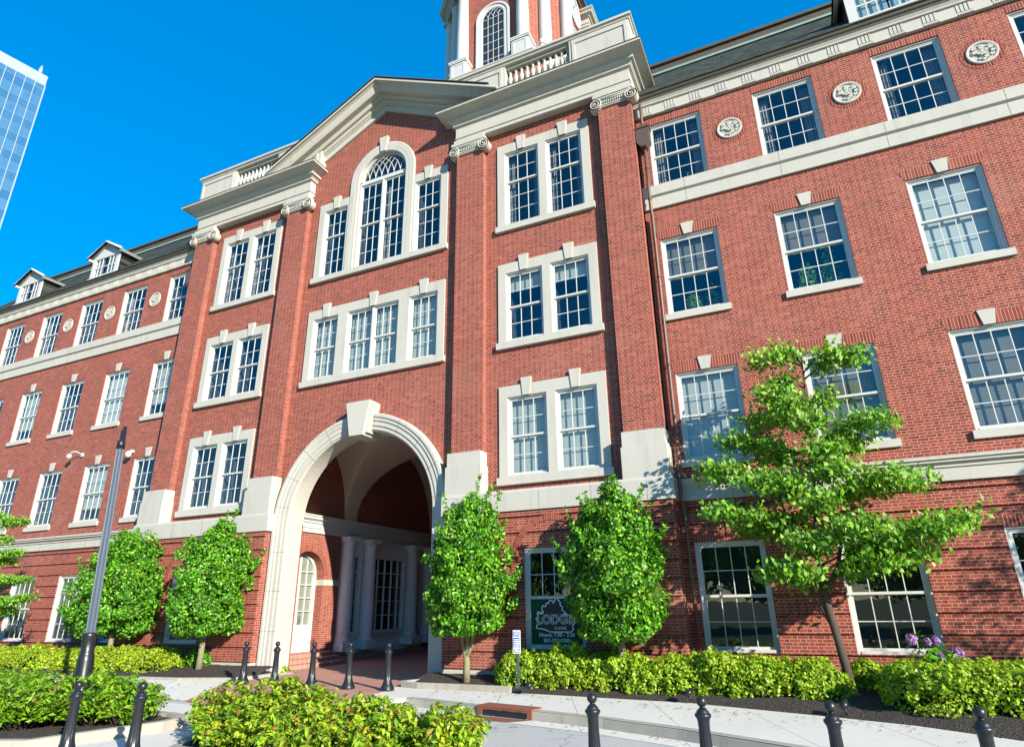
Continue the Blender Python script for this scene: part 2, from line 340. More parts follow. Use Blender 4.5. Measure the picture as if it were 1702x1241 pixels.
def panel(mb, x0, x1, z0, z1, holes=(), y=0.0, depth=.25, grooves=None, mat=0, outer=0.0, gdep=.02, cells=None):
    """wall sheet at y with rectangular holes, reveals of the given depth, and recessed courses (grooves)."""
    xs = sorted({round(v, 4) for v in [x0, x1] + [h[0] for h in holes] + [h[1] for h in holes] if x0 <= v <= x1})
    zz = [z0, z1] + [h[2] for h in holes] + [h[3] for h in holes]
    if grooves: zz += [g for ab in grooves for g in ab]
    zs = sorted({round(v, 4) for v in zz if z0 <= v <= z1})
    def inhole(x, z): return any(h[0] < x < h[1] and h[2] < z < h[3] for h in holes)
    def off(z): return gdep if grooves and any(a < z < b for a, b in grooves) else 0.0
    nx, nz = len(xs) - 1, len(zs) - 1
    solid = [[not inhole((xs[i] + xs[i + 1]) / 2, (zs[j] + zs[j + 1]) / 2) for j in range(nz)] for i in range(nx)]
    for i in range(nx):
        for j in range(nz):
            a, b, c, d = xs[i], xs[i + 1], zs[j], zs[j + 1]; o = y + off((c + d) / 2)
            if solid[i][j]:
                mb.quad((a, o, c), (b, o, c), (b, o, d), (a, o, d), mat)
                if j + 1 < nz and solid[i][j + 1]:
                    o2 = y + off((zs[j + 1] + zs[j + 2]) / 2)
                    if abs(o2 - o) > 1e-6: mb.quad((a, o, d), (b, o, d), (b, o2, d), (a, o2, d), mat)
                if outer:
                    if i == 0: mb.quad((a, o, c), (a, o, d), (a, y + outer, d), (a, y + outer, c), mat)
                    if i == nx - 1: mb.quad((b, o, c), (b, y + outer, c), (b, y + outer, d), (b, o, d), mat)
                    if j == 0: mb.quad((a, o, c), (a, y + outer, c), (b, y + outer, c), (b, o, c), mat)
                    if j == nz - 1: mb.quad((a, o, d), (b, o, d), (b, y + outer, d), (a, y + outer, d), mat)
            else:
                e = y + depth
                if i > 0 and solid[i - 1][j]: mb.quad((a, o, c), (a, e, c), (a, e, d), (a, o, d), mat)
                if i < nx - 1 and solid[i + 1][j]: mb.quad((b, o, c), (b, o, d), (b, e, d), (b, e, c), mat)
                if j > 0 and solid[i][j - 1]: mb.quad((a, o, c), (b, o, c), (b, e, c), (a, e, c), mat)
                if j < nz - 1 and solid[i][j + 1]: mb.quad((a, o, d), (a, e, d), (b, e, d), (b, o, d), mat)

def arc(cx, cz, r_, a0, a1, n): return [(cx + r_ * math.cos(R(a0 + (a1 - a0) * i / n)), cz + r_ * math.sin(R(a0 + (a1 - a0) * i / n))) for i in range(n + 1)]
def spandrel(mb, cx, cz, r_, top, y, depth, mat=0, n=28):
    """wall between a half-round opening and the straight line above it, with the curved reveal."""
    pts = arc(cx, cz, r_, 180, 0, n)
    for (xa, za), (xb, zb) in zip(pts, pts[1:]):
        mb.quad((xa, y, za), (xb, y, zb), (xb, y, top), (xa, y, top), mat)
        mb.quad((xa, y, za), (xa, y + depth, za), (xb, y + depth, zb), (xb, y, zb), mat)

# ---------------------------------------------------------------- foliage helpers
def leaf_mesh(name, cen, nrm, L, W, seed=1, droop=0.0, jitter=.9, mats=('leaf_holly',), mi=None):
    rng = np.random.default_rng(seed); n = len(cen)
    nrm = nrm + rng.normal(0, jitter, (n, 3)); nrm /= np.linalg.norm(nrm, axis=1)[:, None] + 1e-9
    d = rng.normal(0, 1, (n, 3)); d[:, 2] -= droop
    d -= nrm * (d * nrm).sum(1)[:, None]; d /= np.linalg.norm(d, axis=1)[:, None] + 1e-9
    if droop > 0: d[:, 2] -= droop * .4; d /= np.linalg.norm(d, axis=1)[:, None]
    s = np.cross(nrm, d); l = L * rng.uniform(.65, 1.25, n)[:, None]; w = W * rng.uniform(.7, 1.2, n)[:, None]
    a = cen - d * l * .5; b = cen - s * w * .5 + nrm * w * .18; c = cen + d * l * .5; e = cen + s * w * .5 + nrm * w * .18
    v = np.stack([a, b, c, e], 1).reshape(-1, 3)
    me = bpy.data.meshes.new(name); me.vertices.add(4 * n); me.vertices.foreach_set('co', v.astype(np.float32).ravel())
    me.loops.add(4 * n); me.loops.foreach_set('vertex_index', np.arange(4 * n, dtype=np.int32))
    me.polygons.add(n); me.polygons.foreach_set('loop_start', np.arange(0, 4 * n, 4, dtype=np.int32))
    try: me.polygons.foreach_set('loop_total', np.full(n, 4, dtype=np.int32))
    except Exception: pass
    for m_ in mats: me.materials.append(M[m_])
    if mi is not None: me.polygons.foreach_set('material_index', mi.astype(np.int32))
    me.update(calc_edges=True); me.validate(); return me
def lump(dirs, seed, k=9, amp=.16):
    rng = np.random.default_rng(seed); out = np.zeros(len(dirs))
    for _ in range(k):
        c = rng.normal(0, 1, 3); c /= np.linalg.norm(c); out += np.exp(-((1 - dirs @ c) / .10)) * rng.uniform(-1, 1.3)
    return 1 + amp * out

# ================================================================ THE BUILDING
WY = 0.20                      # face of the wings; the pavilion wall is y = 0
PD = 0.23                      # pilaster projection
bld = empty('brick_building', (0, 0, 0), 'long four storey red brick building with white trim, arched portal and clock tower', 'building')
def part(name, mb, mats, parent=None, loc=None): return mb.build(name, mats, parent or bld, loc)

_cache = {}
def cached(key, maker):
    if key not in _cache: _cache[key] = maker()
    return _cache[key]
def mesh_of(mb, name, mats):
    o = mb.build(name, mats); me = o.data; bpy.data.objects.remove(o); return me
CAS = .075
def sash_mesh(w, h, cols, rows, stile=.045):
    mb = MB(); y0, y1 = 0.0, .035
    mb.box(-w / 2, -w / 2 + stile, y0, y1, 0, h); mb.box(w / 2 - stile, w / 2, y0, y1, 0, h)
    mb.box(-w / 2 + stile, w / 2 - stile, y0, y1, 0, stile * 1.15); mb.box(-w / 2 + stile, w / 2 - stile, y0, y1, h - stile, h)
    iw = w - 2 * stile; t = .019
    for i in range(1, cols):
        x = -iw / 2 + iw * i / cols; mb.box(x - t / 2, x + t / 2, .006, .030, stile, h - stile)
    ih = h - stile * 2.15
    for i in range(1, rows):
        z = stile * 1.15 + ih * i / rows; mb.box(-iw / 2, iw / 2, .009, .027, z - t / 2, z + t / 2)
    return mesh_of(mb, 'sash', 'white')
def window(x, z0, z1, w, y, cols=4, ru=2, rl=2, shade='none', sill=None, key=False, lintel=True, parent=None, lower_mat=None, rec=.0, cas=CAS):
    h = z1 - z0; kk = (round(w, 3), round(h, 3))
    def mk():
        mb = MB(); c = cas
        mb.box(-w / 2 + .002, -w / 2 + c, .07, .19, .002, h - .002); mb.box(w / 2 - c, w / 2 - .002, .07, .19, .002, h - .002)
        mb.box(-w / 2 + c, w / 2 - c, .07, .19, h - c, h - .002); mb.box(-w / 2 + c, w / 2 - c, .055, .19, .002, c * .8)
        # outer brick mould
        b = .032
        mb.box(-w / 2 + .002, -w / 2 + b, .03, .07, .002, h - .002); mb.box(w / 2 - b, w / 2 - .002, .03, .07, .002, h - .002)
        mb.box(-w / 2 + b, w / 2 - b, .03, .07, h - b, h - .002)
        return mesh_of(mb, 'window', 'white')
    win = link('window', cached(('cas', cas) + kk, mk), parent or bld, (x, y + rec, z0))
    iw = w - 2 * cas; zb = cas * .8; zt = h - cas; zs = zb + (zt - zb) * rl / (ru + rl)
    link('sash', cached(('sash', round(iw, 3), round(zt - zs + .03, 3), cols, ru), lambda: sash_mesh(iw, zt - zs + .03, cols, ru)), win, (0, .085, zs - .03))
    if lower_mat is None:
        link('sash', cached(('sash', round(iw, 3), round(zs - zb, 3), cols, rl), lambda: sash_mesh(iw, zs - zb, cols, rl)), win, (0, .125, zb))
    def gl():
        mb = MB()
        mb.quad((-iw / 2 + .02, .104, zs), (iw / 2 - .02, .104, zs), (iw / 2 - .02, .104, zt - .02), (-iw / 2 + .02, .104, zt - .02))
        if lower_mat is None: mb.quad((-iw / 2 + .02, .143, zb + .02), (iw / 2 - .02, .143, zb + .02), (iw / 2 - .02, .143, zs - .01), (-iw / 2 + .02, .143, zs - .01))
        return mesh_of(mb, 'glass', 'glass')
    link('glass', cached(('glass', lower_mat is None) + kk, gl), win)
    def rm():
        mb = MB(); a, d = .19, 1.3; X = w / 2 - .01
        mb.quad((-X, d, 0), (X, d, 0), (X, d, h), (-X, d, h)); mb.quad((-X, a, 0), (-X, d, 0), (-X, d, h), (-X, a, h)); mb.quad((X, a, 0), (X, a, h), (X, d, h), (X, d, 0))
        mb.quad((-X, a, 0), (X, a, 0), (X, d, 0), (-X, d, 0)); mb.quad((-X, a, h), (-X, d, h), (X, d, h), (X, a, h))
        return mesh_of(mb, 'room_recess', 'unlit_room_paint')
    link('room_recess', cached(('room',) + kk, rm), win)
    X = iw / 2 + .01
    def sheet(nm, za, zb_, mat, yy=.24):
        def f():
            mb = MB(); mb.box(-X, X, yy, yy + .012, za, zb_); return mesh_of(mb, nm, mat)
        link(nm, cached((nm, mat, round(za, 3), round(zb_, 3)) + kk, f), win)
    if shade == 'full': sheet('blind', zb, zt, 'blind')
    elif shade == 'shade': sheet('roller_shade', zb, zt, 'shade')
    elif shade == 'half': sheet('blind', zs - .03, zt, 'blind_grey')
    elif shade == 'low': sheet('blind', zb + .2 * h, zt, 'blind')
    elif shade == 'grey': sheet('blind', zb, zt, 'blind_grey')
    elif shade == 'top': sheet('blind', zt - .22 * h, zt, 'blind')
    elif shade == 'curtain':
        def f():
            mb = MB()
            for s in (-1, 1):
                n = 8; xs = [s * (X - i * X * .42 / n) for i in range(n + 1)]
                for i in range(n): mb.quad((xs[i], .28 + .04 * (i % 2), zb), (xs[i + 1], .28 + .04 * ((i + 1) % 2), zb), (xs[i + 1], .28 + .04 * ((i + 1) % 2), zt), (xs[i], .28 + .04 * (i % 2), zt))
            return mesh_of(mb, 'curtain', 'curtain')
        link('curtain', cached(('curtain',) + kk, f), win)
    if sill:
        def f():
            mb = MB(); mb.box(-w / 2 - .07, w / 2 + .07, -.07, .07, -.17, -.002); return mesh_of(mb, 'sill', 'stone')
        link('sill', cached(('sill', round(w, 3)), f), win)
    if lintel:
        def f():
            mb = MB(); kw = .16 if key else 0
            hh = .29
            if key:
                for s in (-1, 1): mb.prism([(s * .125, h + .003), (s * w / 2, h + .003), (s * (w / 2 + .14), h + hh), (s * .17, h + hh)], -.006, .02)
            else: mb.prism([(-w / 2, h + .003), (w / 2, h + .003), (w / 2, h + .2), (-w / 2, h + .2)], -.006, .02)
            return mesh_of(mb, 'brick_lintel', 'soldier')
        link('brick_lintel', cached(('lintel', key) + kk, f), win)
    if key:
        def f():
            mb = MB(); mb.prism([(-.105, h - .0), (.105, h - .0), (.165, h + .34), (-.165, h + .34)], -.035, .02); return mesh_of(mb, 'keystone', 'stone_w')
        link('keystone', cached(('key',) + kk, f), win)
    return win

# ---- wings
Z4, Z3, Z2, Z1 = (12.40, 14.58), (8.43, 10.70), (4.59, 6.81), (.41, 2.69)
XR, SP, WW = 10.124, 2.9044, 1.5
shades_r = {4: ['curtain', 'curtain', 'curtain', 'none', 'none'], 3: ['half', 'half', 'shade', 'full', 'none'], 2: ['full', 'grey', 'grey', 'full', 'none'], 1: ['none', 'none', 'none', 'none', 'none']}
shades_l = {4: ['none', 'curtain', 'none', 'curtain', 'none', 'curtain', 'none'], 3: ['low', 'shade', 'none', 'low', 'none', 'full', 'none'], 2: ['none', 'low', 'none', 'none', 'none', 'low', 'none'], 1: ['none'] * 7}
RUST = [(z, z + .052) for z in [3.44 - .387 * i for i in range(10)]]
for side, n, x_in, x_out, sh in ((1, 4, 9.0, 21.9, shades_r), (-1, 6, 9.0, 27.6, shades_l)):
    cols = [side * (XR + i * SP) for i in range(n)]
    holes = [(x - WW / 2, x + WW / 2, a, b) for x in cols for a, b in (Z4, Z3, Z2)]
    lo, hi = (x_in, x_out) if side > 0 else (-x_out, -x_in)
    mb = MB(); panel(mb, lo, hi, 3.62, 15.5, holes, WY, .2)
    xo = x_out * side
    for a in ((WY, 13.0),): mb.quad((xo, a[0], -.4), (xo, a[1], -.4), (xo, a[1], 15.5), (xo, a[0], 15.5)); mb.quad((lo, 13.0, -.4), (hi, 13.0, -.4), (hi, 13.0, 15.5), (lo, 13.0, 15.5))
    part('wall', mb, 'brick')
    mb = MB(); panel(mb, lo, hi, -.4, 3.64, [(x - WW / 2, x + WW / 2, *Z1) for x in cols], WY - .03, .23, RUST, gdep=.05)
    part('base_wall', mb, 'brick')
    for i, x in enumerate(cols):
        window(x, *Z4, WW, WY, shade=sh[4][i]); window(x, *Z3, WW, WY, shade=sh[3][i], sill=True, key=True)
        window(x, *Z2, WW, WY, shade=sh[2][i], sill=True, key=True); window(x, *Z1, WW, WY - .03, shade=sh[1][i], lintel=True)
    # band under the top windows, string course
    P = [(lo, WY), (hi, WY)]; G = lambda a, b, c: (a, b - 0, c)
    mb = MB()
    sweep(mb, P[::-1], [(-.05, 11.69), (.07, 11.69), (.07, 12.05), (.09, 12.055), (.13, 12.09), (.13, 12.397), (-.05, 12.398)], PLAN)
    for i in range(int(hi - lo)):
        if i % 2: mb.box(lo + i * 1.21, lo + i * 1.21 + .008, WY - .0722, WY - .06, 11.70, 12.045, 1); mb.box(lo + i * 1.21, lo + i * 1.21 + .008, WY - .1322, WY - .06, 12.095, 12.39, 1)
    part('string_course', mb, ['stone_w', 'joint'])
    mb = MB()
    sweep(mb, P[::-1], [(-.05, 3.63), (.10, 3.63), (.10, 3.89), (.13, 3.895), (.13, 3.94), (.20, 3.99), (.20, 4.02), (.24, 4.05), (.24, 4.11), (-.05, 4.15)], PLAN)
    for i in range(int(hi - lo)):
        if i % 2: mb.box(lo + i * 1.37, lo + i * 1.37 + .008, WY - .1022, WY, 3.64, 3.885, 1)
    part('string_course', mb, ['stone_w', 'joint'])
    # cornice: frieze with triglyphs, mouldings, gutter
    mb = MB()
    sweep(mb, P[::-1], [(-.05, 14.88), (.09, 14.88), (.09, 14.93), (.07, 14.94), (.07, 15.23), (.12, 15.25), (.12, 15.29), (.16, 15.36), (.16, 15.39), (.21, 15.40)], PLAN)
    k = 0; x = 9.39 * side
    while abs(x) < x_out:
        for j in range(-1, 3): mb.box(x - .05 + j * .085 - .028, x - .05 + j * .085 + .028, WY - .082, WY - .071, 14.985, 15.228)
        for j in range(7): mb.box(x - .16 + j * .05, x - .16 + j * .05 + .03, WY - .105, WY - .091, 14.885, 14.926)
        x += .722 * side
    part('cornice', mb, 'stone_w')
    mb = MB()
    sweep(mb, P[::-1], [(.19, 15.402), (.24, 15.43), (.27, 15.50), (.27, 15.54), (.23, 15.545), (.23, 15.50), (.1, 15.50)], PLAN); part('gutter', mb, 'copper')
    mb = MB()
    mb.quad((lo, -.1, 15.52), (hi, -.1, 15.52), (hi, 3.84, 19.93), (lo, 3.84, 19.93)); mb.quad((lo, 13.2, 15.52), (hi, 13.2, 15.52), (hi, 9.3, 19.93), (lo, 9.3, 19.93))
    mb.quad((lo, 3.95, 20.45), (hi, 3.95, 20.45), (hi, 9.2, 20.45), (lo, 9.2, 20.45))
    mb.add([(xo, -.1, 15.5), (xo, 13.2, 15.5), (xo, 9.3, 19.93), (xo, 3.84, 19.93)], [(0, 1, 2, 3)])
    rf = part('roof', mb, 'slate')
    mb = MB(); mb.box(lo, hi, 3.84, 4.1, 19.9, 20.43, 0); mb.box(lo, hi, 3.72, 3.86, 19.88, 19.97, 1); mb.box(lo, hi, 3.76, 4.1, 20.36, 20.47, 0); part('roof_cap', mb, ['copper', 'verdigris'], rf)
    # dormers
    for x in ([15.93] if side > 0 else [-15.93, -21.74]):
        mb = MB(); w2 = .96
        for s in (-1, 1): mb.quad((x + s * (w2 - .02), .32, 15.9), (x + s * (w2 - .02), 2.2, 15.9), (x + s * (w2 - .02), 2.2, 17.08), (x + s * (w2 - .02), .32, 17.08))
        mb.quad((x - .94, 2.2, 15.9), (x + .94, 2.2, 15.9), (x + .94, 2.2, 17.08), (x - .94, 2.2, 17.08)); d = part('dormer', mb, 'slate')
        mb = MB()
        panel(mb, x - w2, x + w2, 15.92, 17.02, [(x - .74, x + .74, 16.02, 16.92)], .30, .10, outer=.06)
        mb.prism([(x - w2, 17.021), (x + w2, 17.021), (x, 17.62)], .302, .36)
        sweep(mb, [(x + w2 + .22, 16.99), (x, 17.62), (x - w2 - .22, 16.99)], [(0, -.36), (0, -.24), (-.06, -.24), (-.06, -.20), (-.11, -.17), (-.11, -.13), (0, -.10)][::-1], FACE)
        mb.box(x - w2 - .02, x + w2 + .02, .24, .299, 15.86, 15.94)
        for s in (-1, 1): mb.box(x + s * (w2 + .16) - .05, x + s * (w2 + .16) + .05, .16, 1.4, 16.93, 17.03)
        part('dormer_front', mb, 'white', d)
        mb = MB(); mb.box(x - .02 - .74, x + .74, .36, .38, 16.0, 16.95, 1)
        for s in (-.37, .37):
            for i in range(4): mb.box(x + s - .37 + i * .74 / 3 - .016, x + s - .37 + i * .74 / 3 + .016, .325, .35, 16.03, 16.91, 0)
            mb.box(x + s - .36, x + s + .36, .328, .346, 16.44, 16.49, 0)
        part('dormer_window', mb, ['white', 'glass'], d)
        mb = MB(); mb.box(x - .75, x + .75, .42, .44, 15.95, 16.95, 1 if side < 0 else 0); part('room_recess', mb, ['shade', 'unlit_room_paint'], d)
        mb = MB()
        for s in (-1, 1):
            mb.add([(x + s * (w2 + .26), .10, 16.98), (x, .10, 17.66), (x, 2.4, 17.66), (x + s * (w2 + .26), 1.7, 16.98), (x + s * (w2 + .26), .10, 16.93), (x, .10, 17.61)], [(0, 1, 2, 3), (0, 4, 5, 1)])
        part('dormer_roof', mb, 'slate', d)
    # medallions between the top windows
    for i in range(n - 1):
        x = side * (XR + (i + .5) * SP); rng = random.Random(77)
        def f():
            mb = MB(); mb.ycyl(0, 0, .33, -.012, .02, 40)
            sweep(mb, arc(0, 0, .29, 0, 360, 40), [(-.04, .0), (-.04, .035), (-.02, .045), (.02, .035), (.03, .0)], FACE, caps=False)
            for j in range(26):
                a = rng.uniform(0, 6.283); r_ = .22 * math.sqrt(rng.random()); L = rng.uniform(.03, .075)
                cx_, cz_ = r_ * math.cos(a), r_ * math.sin(a); b_ = rng.uniform(0, 6.28)
                pts = [(cx_ + L * math.cos(b_ + t_) * (1 if k_ % 2 else .55), cz_ + L * math.sin(b_ + t_) * (1 if k_ % 2 else .55)) for k_, t_ in enumerate([q * 6.283 / 10 for q in range(10)])]
                mb.prism(pts, -.03 - rng.random() * .03, -.011)
            return mesh_of(mb, 'medallion', 'stone_w')
        me = cached('medal', f); med = link('medallion', me, bld, (x, WY, 13.66))
        def g():
            mb = MB()
            for j in range(44):
                a = 2 * math.pi * j / 44; b_ = 2 * math.pi * (j + .82) / 44
                mb.prism([(.345 * math.cos(a), .345 * math.sin(a)), (.345 * math.cos(b_), .345 * math.sin(b_)), (.45 * math.cos(b_), .45 * math.sin(b_)), (.45 * math.cos(a), .45 * math.sin(a))], -.008, .01)
            return mesh_of(mb, 'brick_ring', 'soldier')
        link('brick_ring', cached('medring', g), med)

# ---- pavilion walls
PX1, PX2, PX3, PX4 = 9.044, 8.049, 4.15, 3.176
SXI, SXO = 4.575, 7.646
side_lv = [('4', 12.126, 15.385, 2, 3), ('3', 8.239, 10.993, 2, 2), ('2', 4.365, 7.113, 2, 2)]
side_op = [(4.575 + .25, 4.575 + .25 + 1.16), (7.646 - .25 - 1.16, 7.646 - .25)]
def side_holes(s):
    out = []
    for nm, zb, zt, a, b in side_lv:
        for x0, x1 in side_op:
            q = sorted((s * x0, s * x1)); out.append((q[0], q[1], zb + .24, zt - .33))
    return out
AR = 1.38; AZ = 15.9
cen4 = [(-2.47, -1.44, 12.36, 15.07), (1.44, 2.47, 12.36, 15.07), (-1.0, 1.0, 12.36, AZ + 1.0)]
cen3 = [(-2.475, -1.42, 8.49, 10.68), (1.42, 2.475, 8.49, 10.68), (-1.02, 1.02, 8.49, 10.68)]
holes = side_holes(1) + side_holes(-1) + cen4 + cen3 + [(-2.95, 2.95, 3.0, 6.80)]
mb = MB(); panel(mb, -9.044, 9.044, 3.6, 15.951, [h for h in holes if h[3] < 15.9] + [(-1.0, 1.0, 12.36, 15.97)], 0.0, .2)
mb.f = [f for f in mb.f]
spandrel(mb, 0, 3.85, 2.95, 6.80, 0, .3)
GB = 18.76                                         # underside of the rake at the apex
def gz(x): return GB - .508 * abs(x)
xs = sorted(set([-3.3, 3.3, 0] + [-1.0 + .1 * i for i in range(21)]))
for a, b in zip(xs, xs[1:]):
    mid = (a + b) / 2
    lowf = (lambda x: 15.95 + math.sqrt(max(0, 1.0 - x * x))) if abs(mid) < 1.0 else (lambda x: 15.951)
    mb.quad((a, 0, lowf(a)), (b, 0, lowf(b)), (b, 0, gz(b) + .1), (a, 0, gz(a) + .1))
for s in (-1, 1):
    x = s * 9.044; mb.quad((x, 0, -.4), (x, 12, -.4), (x, 12, 17), (x, 0, 17))
    mb.quad((s * 3.3, 0, 15.94), (s * 9.04, 0, 15.94), (s * 9.04, 0, 17), (s * 3.3, 0, 17))
mb.quad((-9.044, 13, -.4), (-3, 13, -.4), (-3, 13, 17), (-9.044, 13, 17)); mb.quad((3, 13, -.4), (9.044, 13, -.4), (9.044, 13, 17), (3, 13, 17)); mb.quad((-3, 13, 7.2), (3, 13, 7.2), (3, 13, 17), (-3, 13, 17))
part('wall', mb, 'brick')
mb = MB(); mb.quad((-9, .3, 17.0), (9, .3, 17.0), (9, 13, 17.0), (-9, 13, 17.0)); part('flat_roof', mb, 'slate')

# ---- base storey of the pavilion (brought forward), with arched niches
BY = -.42
for s in (-1, 1):
    lo, hi = (3.14, 9.1) if s > 0 else (-9.1, -3.14)
    q = sorted((s * 5.4, s * 6.87)); cx = (q[0] + q[1]) / 2
    mb = MB(); panel(mb, lo, hi, -.02, 3.64, [(q[0], q[1], .45, 2.71)], BY, .3, RUST, outer=.62, gdep=.05); part('base_wall', mb, 'brick')
    mb = MB(); mb.box(lo - .02, hi + .02, BY - .03, .2, -.4, -.022); part('plinth', mb, 'stone')
    mb = MB(); ring_in, ring_out = .93, 1.07
    pts_o = [(cx + ring_out, 1.3)] + arc(cx, 2.42, ring_out, 0, 180, 30) + [(cx - ring_out, 1.3)]
    pts_i = [(cx + ring_in, 1.3)] + arc(cx, 2.42, ring_in, 0, 180, 30) + [(cx - ring_in, 1.3)]
    uvs = []; dist = 0
    for i in range(len(pts_o) - 1):
        a, b, c, d = pts_o[i], pts_o[i + 1], pts_i[i + 1], pts_i[i]
        L = math.hypot(b[0] - a[0], b[1] - a[1]); y = BY - .022
        mb.quad((a[0], y, a[1]), (b[0], y, b[1]), (c[0], y, c[1]), (d[0], y, d[1])); uvs += [(dist, 0), (dist + L, 0), (dist + L, .14), (dist, .14)]
        for (e, g) in ((a, b), (d, c)):
            mb.quad((e[0], y, e[1]), (g[0], y, g[1]), (g[0], BY + .03, g[1]), (e[0], BY + .03, e[1])); uvs += [(dist, 0), (dist + L, 0), (dist + L, .05), (dist, .05)]
        dist += L
    o = part('brick_arch', mb, 'radial'); uvl = o.data.uv_layers.new(name='UVMap')
    for i, l in enumerate(uvl.data): l.uv = uvs[i]
    cafe_win = window(cx, .45, 2.71, 1.47, BY, cols=4, ru=2, rl=2, lintel=False, lower_mat=('sign' if s > 0 else None))
    if s > 0: CAFE = cafe_win

# ---- pilasters with pedestals and Ionic capitals
def volute_mesh():
    mb = MB(); hw = .50
    for s in (-1, 1):
        c = s * (hw + .045); zc = -.475
        mb.ycyl(c, zc, .19, -.10, .16, 24)
        # raised spiral on the face
        pts = []; n = 46
        for i in range(n + 1):
            a = i / n * 2.2 * 2 * math.pi; r_ = .190 - .155 * i / n; pts.append((c - s * r_ * math.sin(a) * 1, -.112, zc + r_ * math.cos(a)))
        mb.tube(pts, [.024 - .012 * i / n for i in range(n + 1)], 6)
        mb.lathe([(.03, -.012), (.03, .012)], (0, 0, 0), 8) if False else None
        mb.ycyl(c, zc, .028, -.135, -.10, 10)
        mb.tube([(c, -.10, zc), (c, .02, zc), (c, .16, zc)], [.192, .15, .192], 20)
    mb.box(-hw - .04, hw + .04, -.085, .16, -.40, -.33)
    mb.tube([(-hw - .02, -.09, -.345), (0, -.09, -.375), (hw + .02, -.09, -.345)], .022, 6)
    for i in range(11):                                   # egg and dart
        x = -.34 + i * .068; mb.lathe([(.004, -.045), (.022, -.02), (.025, .005), (.015, .03)], (x, -.075, -.44), 8)
    mb.box(-hw + .02, hw - .02, -.055, .16, -.53, -.40)
    mb.box(-hw + .0, hw - .0, -.03, .16, -.575, -.53)
    mb.box(-hw - .085, hw + .085, -.12, .16, -.33, -.27)   # abacus
    mb.box(-hw - .11, hw + .11, -.145, .16, -.27, -.17)
    mb.box(-hw - .05, hw + .05, -.09, .16, -.17, -.002)
    return mesh_of(mb, 'capital', 'stone_w')
capm = volute_mesh()
for s in (-1, 1):
    for xa, xb in ((PX4, PX3), (PX2, PX1)):
        q = sorted((s * xa, s * xb)); cx = (q[0] + q[1]) / 2
        mb = MB()
        mb.quad((q[0], -PD, 5.3), (q[1], -PD, 5.3), (q[1], -PD, 15.7), (q[0], -PD, 15.7))
        for x in q: mb.quad((x, -PD, 5.3), (x, .24, 5.3), (x, .24, 15.7), (x, -PD, 15.7))
        pl = part('pilaster', mb, 'brick')
        link('capital', capm, pl, (cx, -PD - .03, 15.95))
        mb = MB(); w2 = (q[1] - q[0]) / 2
        mb.box(cx - w2 - .02, cx + w2 + .02, -.40, .22, 4.93, 5.31); mb.box(cx - w2 - .05, cx + w2 + .05, -.44, .22, 4.14, 4.928)
        part('pedestal', mb, 'stone_w', pl)
# band over the base storey
for s in (-1, 1):
    pth = [(s * 3.12, .1), (s * 3.12, -.40), (s * 9.1, -.40), (s * 9.1, .24)]
    if s < 0: pth = pth
    mb = MB(); prof = [(-.1, 3.63), (.07, 3.63), (.07, 4.10), (.05, 4.16), (-.5, 4.18)]
    sgn = -1 if s > 0 else 1
    sweep(mb, pth, [(sgn * h, z) for h, z in prof], PLAN)
    for i in range(4): xx = s * (4.5 + i * 1.35); mb.box(xx, xx + .008, -.4722, -.40, 3.64, 4.09, 1)
    part('string_course', mb, ['stone_w', 'joint'])

# ---- stone surrounds and windows of the side bays
sh_side = {(1, '4'): ('curtain', 'curtain'), (1, '3'): ('top', 'top'), (1, '2'): ('full', 'full'), (-1, '4'): ('curtain', 'curtain'), (-1, '3'): ('none', 'none'), (-1, '2'): ('none', 'none')}
for s in (-1, 1):
    hs_ = side_holes(s)
    for k, (nm, zb, zt, ru, rl) in enumerate(side_lv):
        hh = hs_[2 * k:2 * k + 2]; q = sorted((s * SXI, s * SXO))
        mb = MB(); panel(mb, q[0], q[1], zb + .2, zt, [(a, b, c, d) for a, b, c, d in hh], -.055, .12, outer=.06)
        su = part('window_surround', mb, 'stone_w')
        mb = MB(); mb.box(q[0] - .06, q[1] + .06, -.11, .02, zb, zb + .198); part('sill', mb, 'stone_w', su)
        for (a, b, c, d) in hh:
            xm = (a + b) / 2
            mb = MB(); mb.prism([(xm - .10, d - .0), (xm + .10, d - .0), (xm + .155, zt + .18), (xm - .155, zt + .18)], -.085, .01); part('keystone', mb, 'stone_w', su)
        for (a, b, c, d), sd in zip(sorted(hh), sh_side[(s, nm)]):
            window((a + b) / 2, c, d, b - a, -.02, cols=3, ru=ru, rl=rl, shade=sd, lintel=False, rec=-.03, cas=.055)

# ---- centre: triple window and the Palladian window
def surround(zb, zt, hl):
    mb = MB(); panel(mb, -2.725, 2.725, zb + .2, zt, hl, -.055, .12, outer=.06); su = part('window_surround', mb, 'stone_w')
    mb = MB(); mb.box(-2.725 - .05, 2.725 + .05, -.11, .02, zb, zb + .198); part('sill', mb, 'stone_w', su); return su
su = surround(8.236, 11.013, cen3)
for (a, b, c, d) in cen3:
    xm = (a + b) / 2
    mb = MB(); mb.prism([(xm - .10, d), (xm + .10, d), (xm + .155, 11.19), (xm - .155, 11.19)], -.085, .01); part('keystone', mb, 'stone_w', su)
    if b - a < 1.2: window(xm, c, d, b - a, 0, cols=3, ru=2, rl=2, shade='full', lintel=False, cas=.055, rec=-.05)
for s in (-1, 1): window(s * .51, 8.49, 10.68, 1.02, 0, cols=3, ru=2, rl=2, shade='full', lintel=False, cas=.05, rec=-.05)
mb = MB()
for x0, x1 in ((-2.725, -1.381), (1.381, 2.725)): panel(mb, x0, x1, 12.113 + .2, 15.395, cen4[:2], -.055, .12, outer=.06)
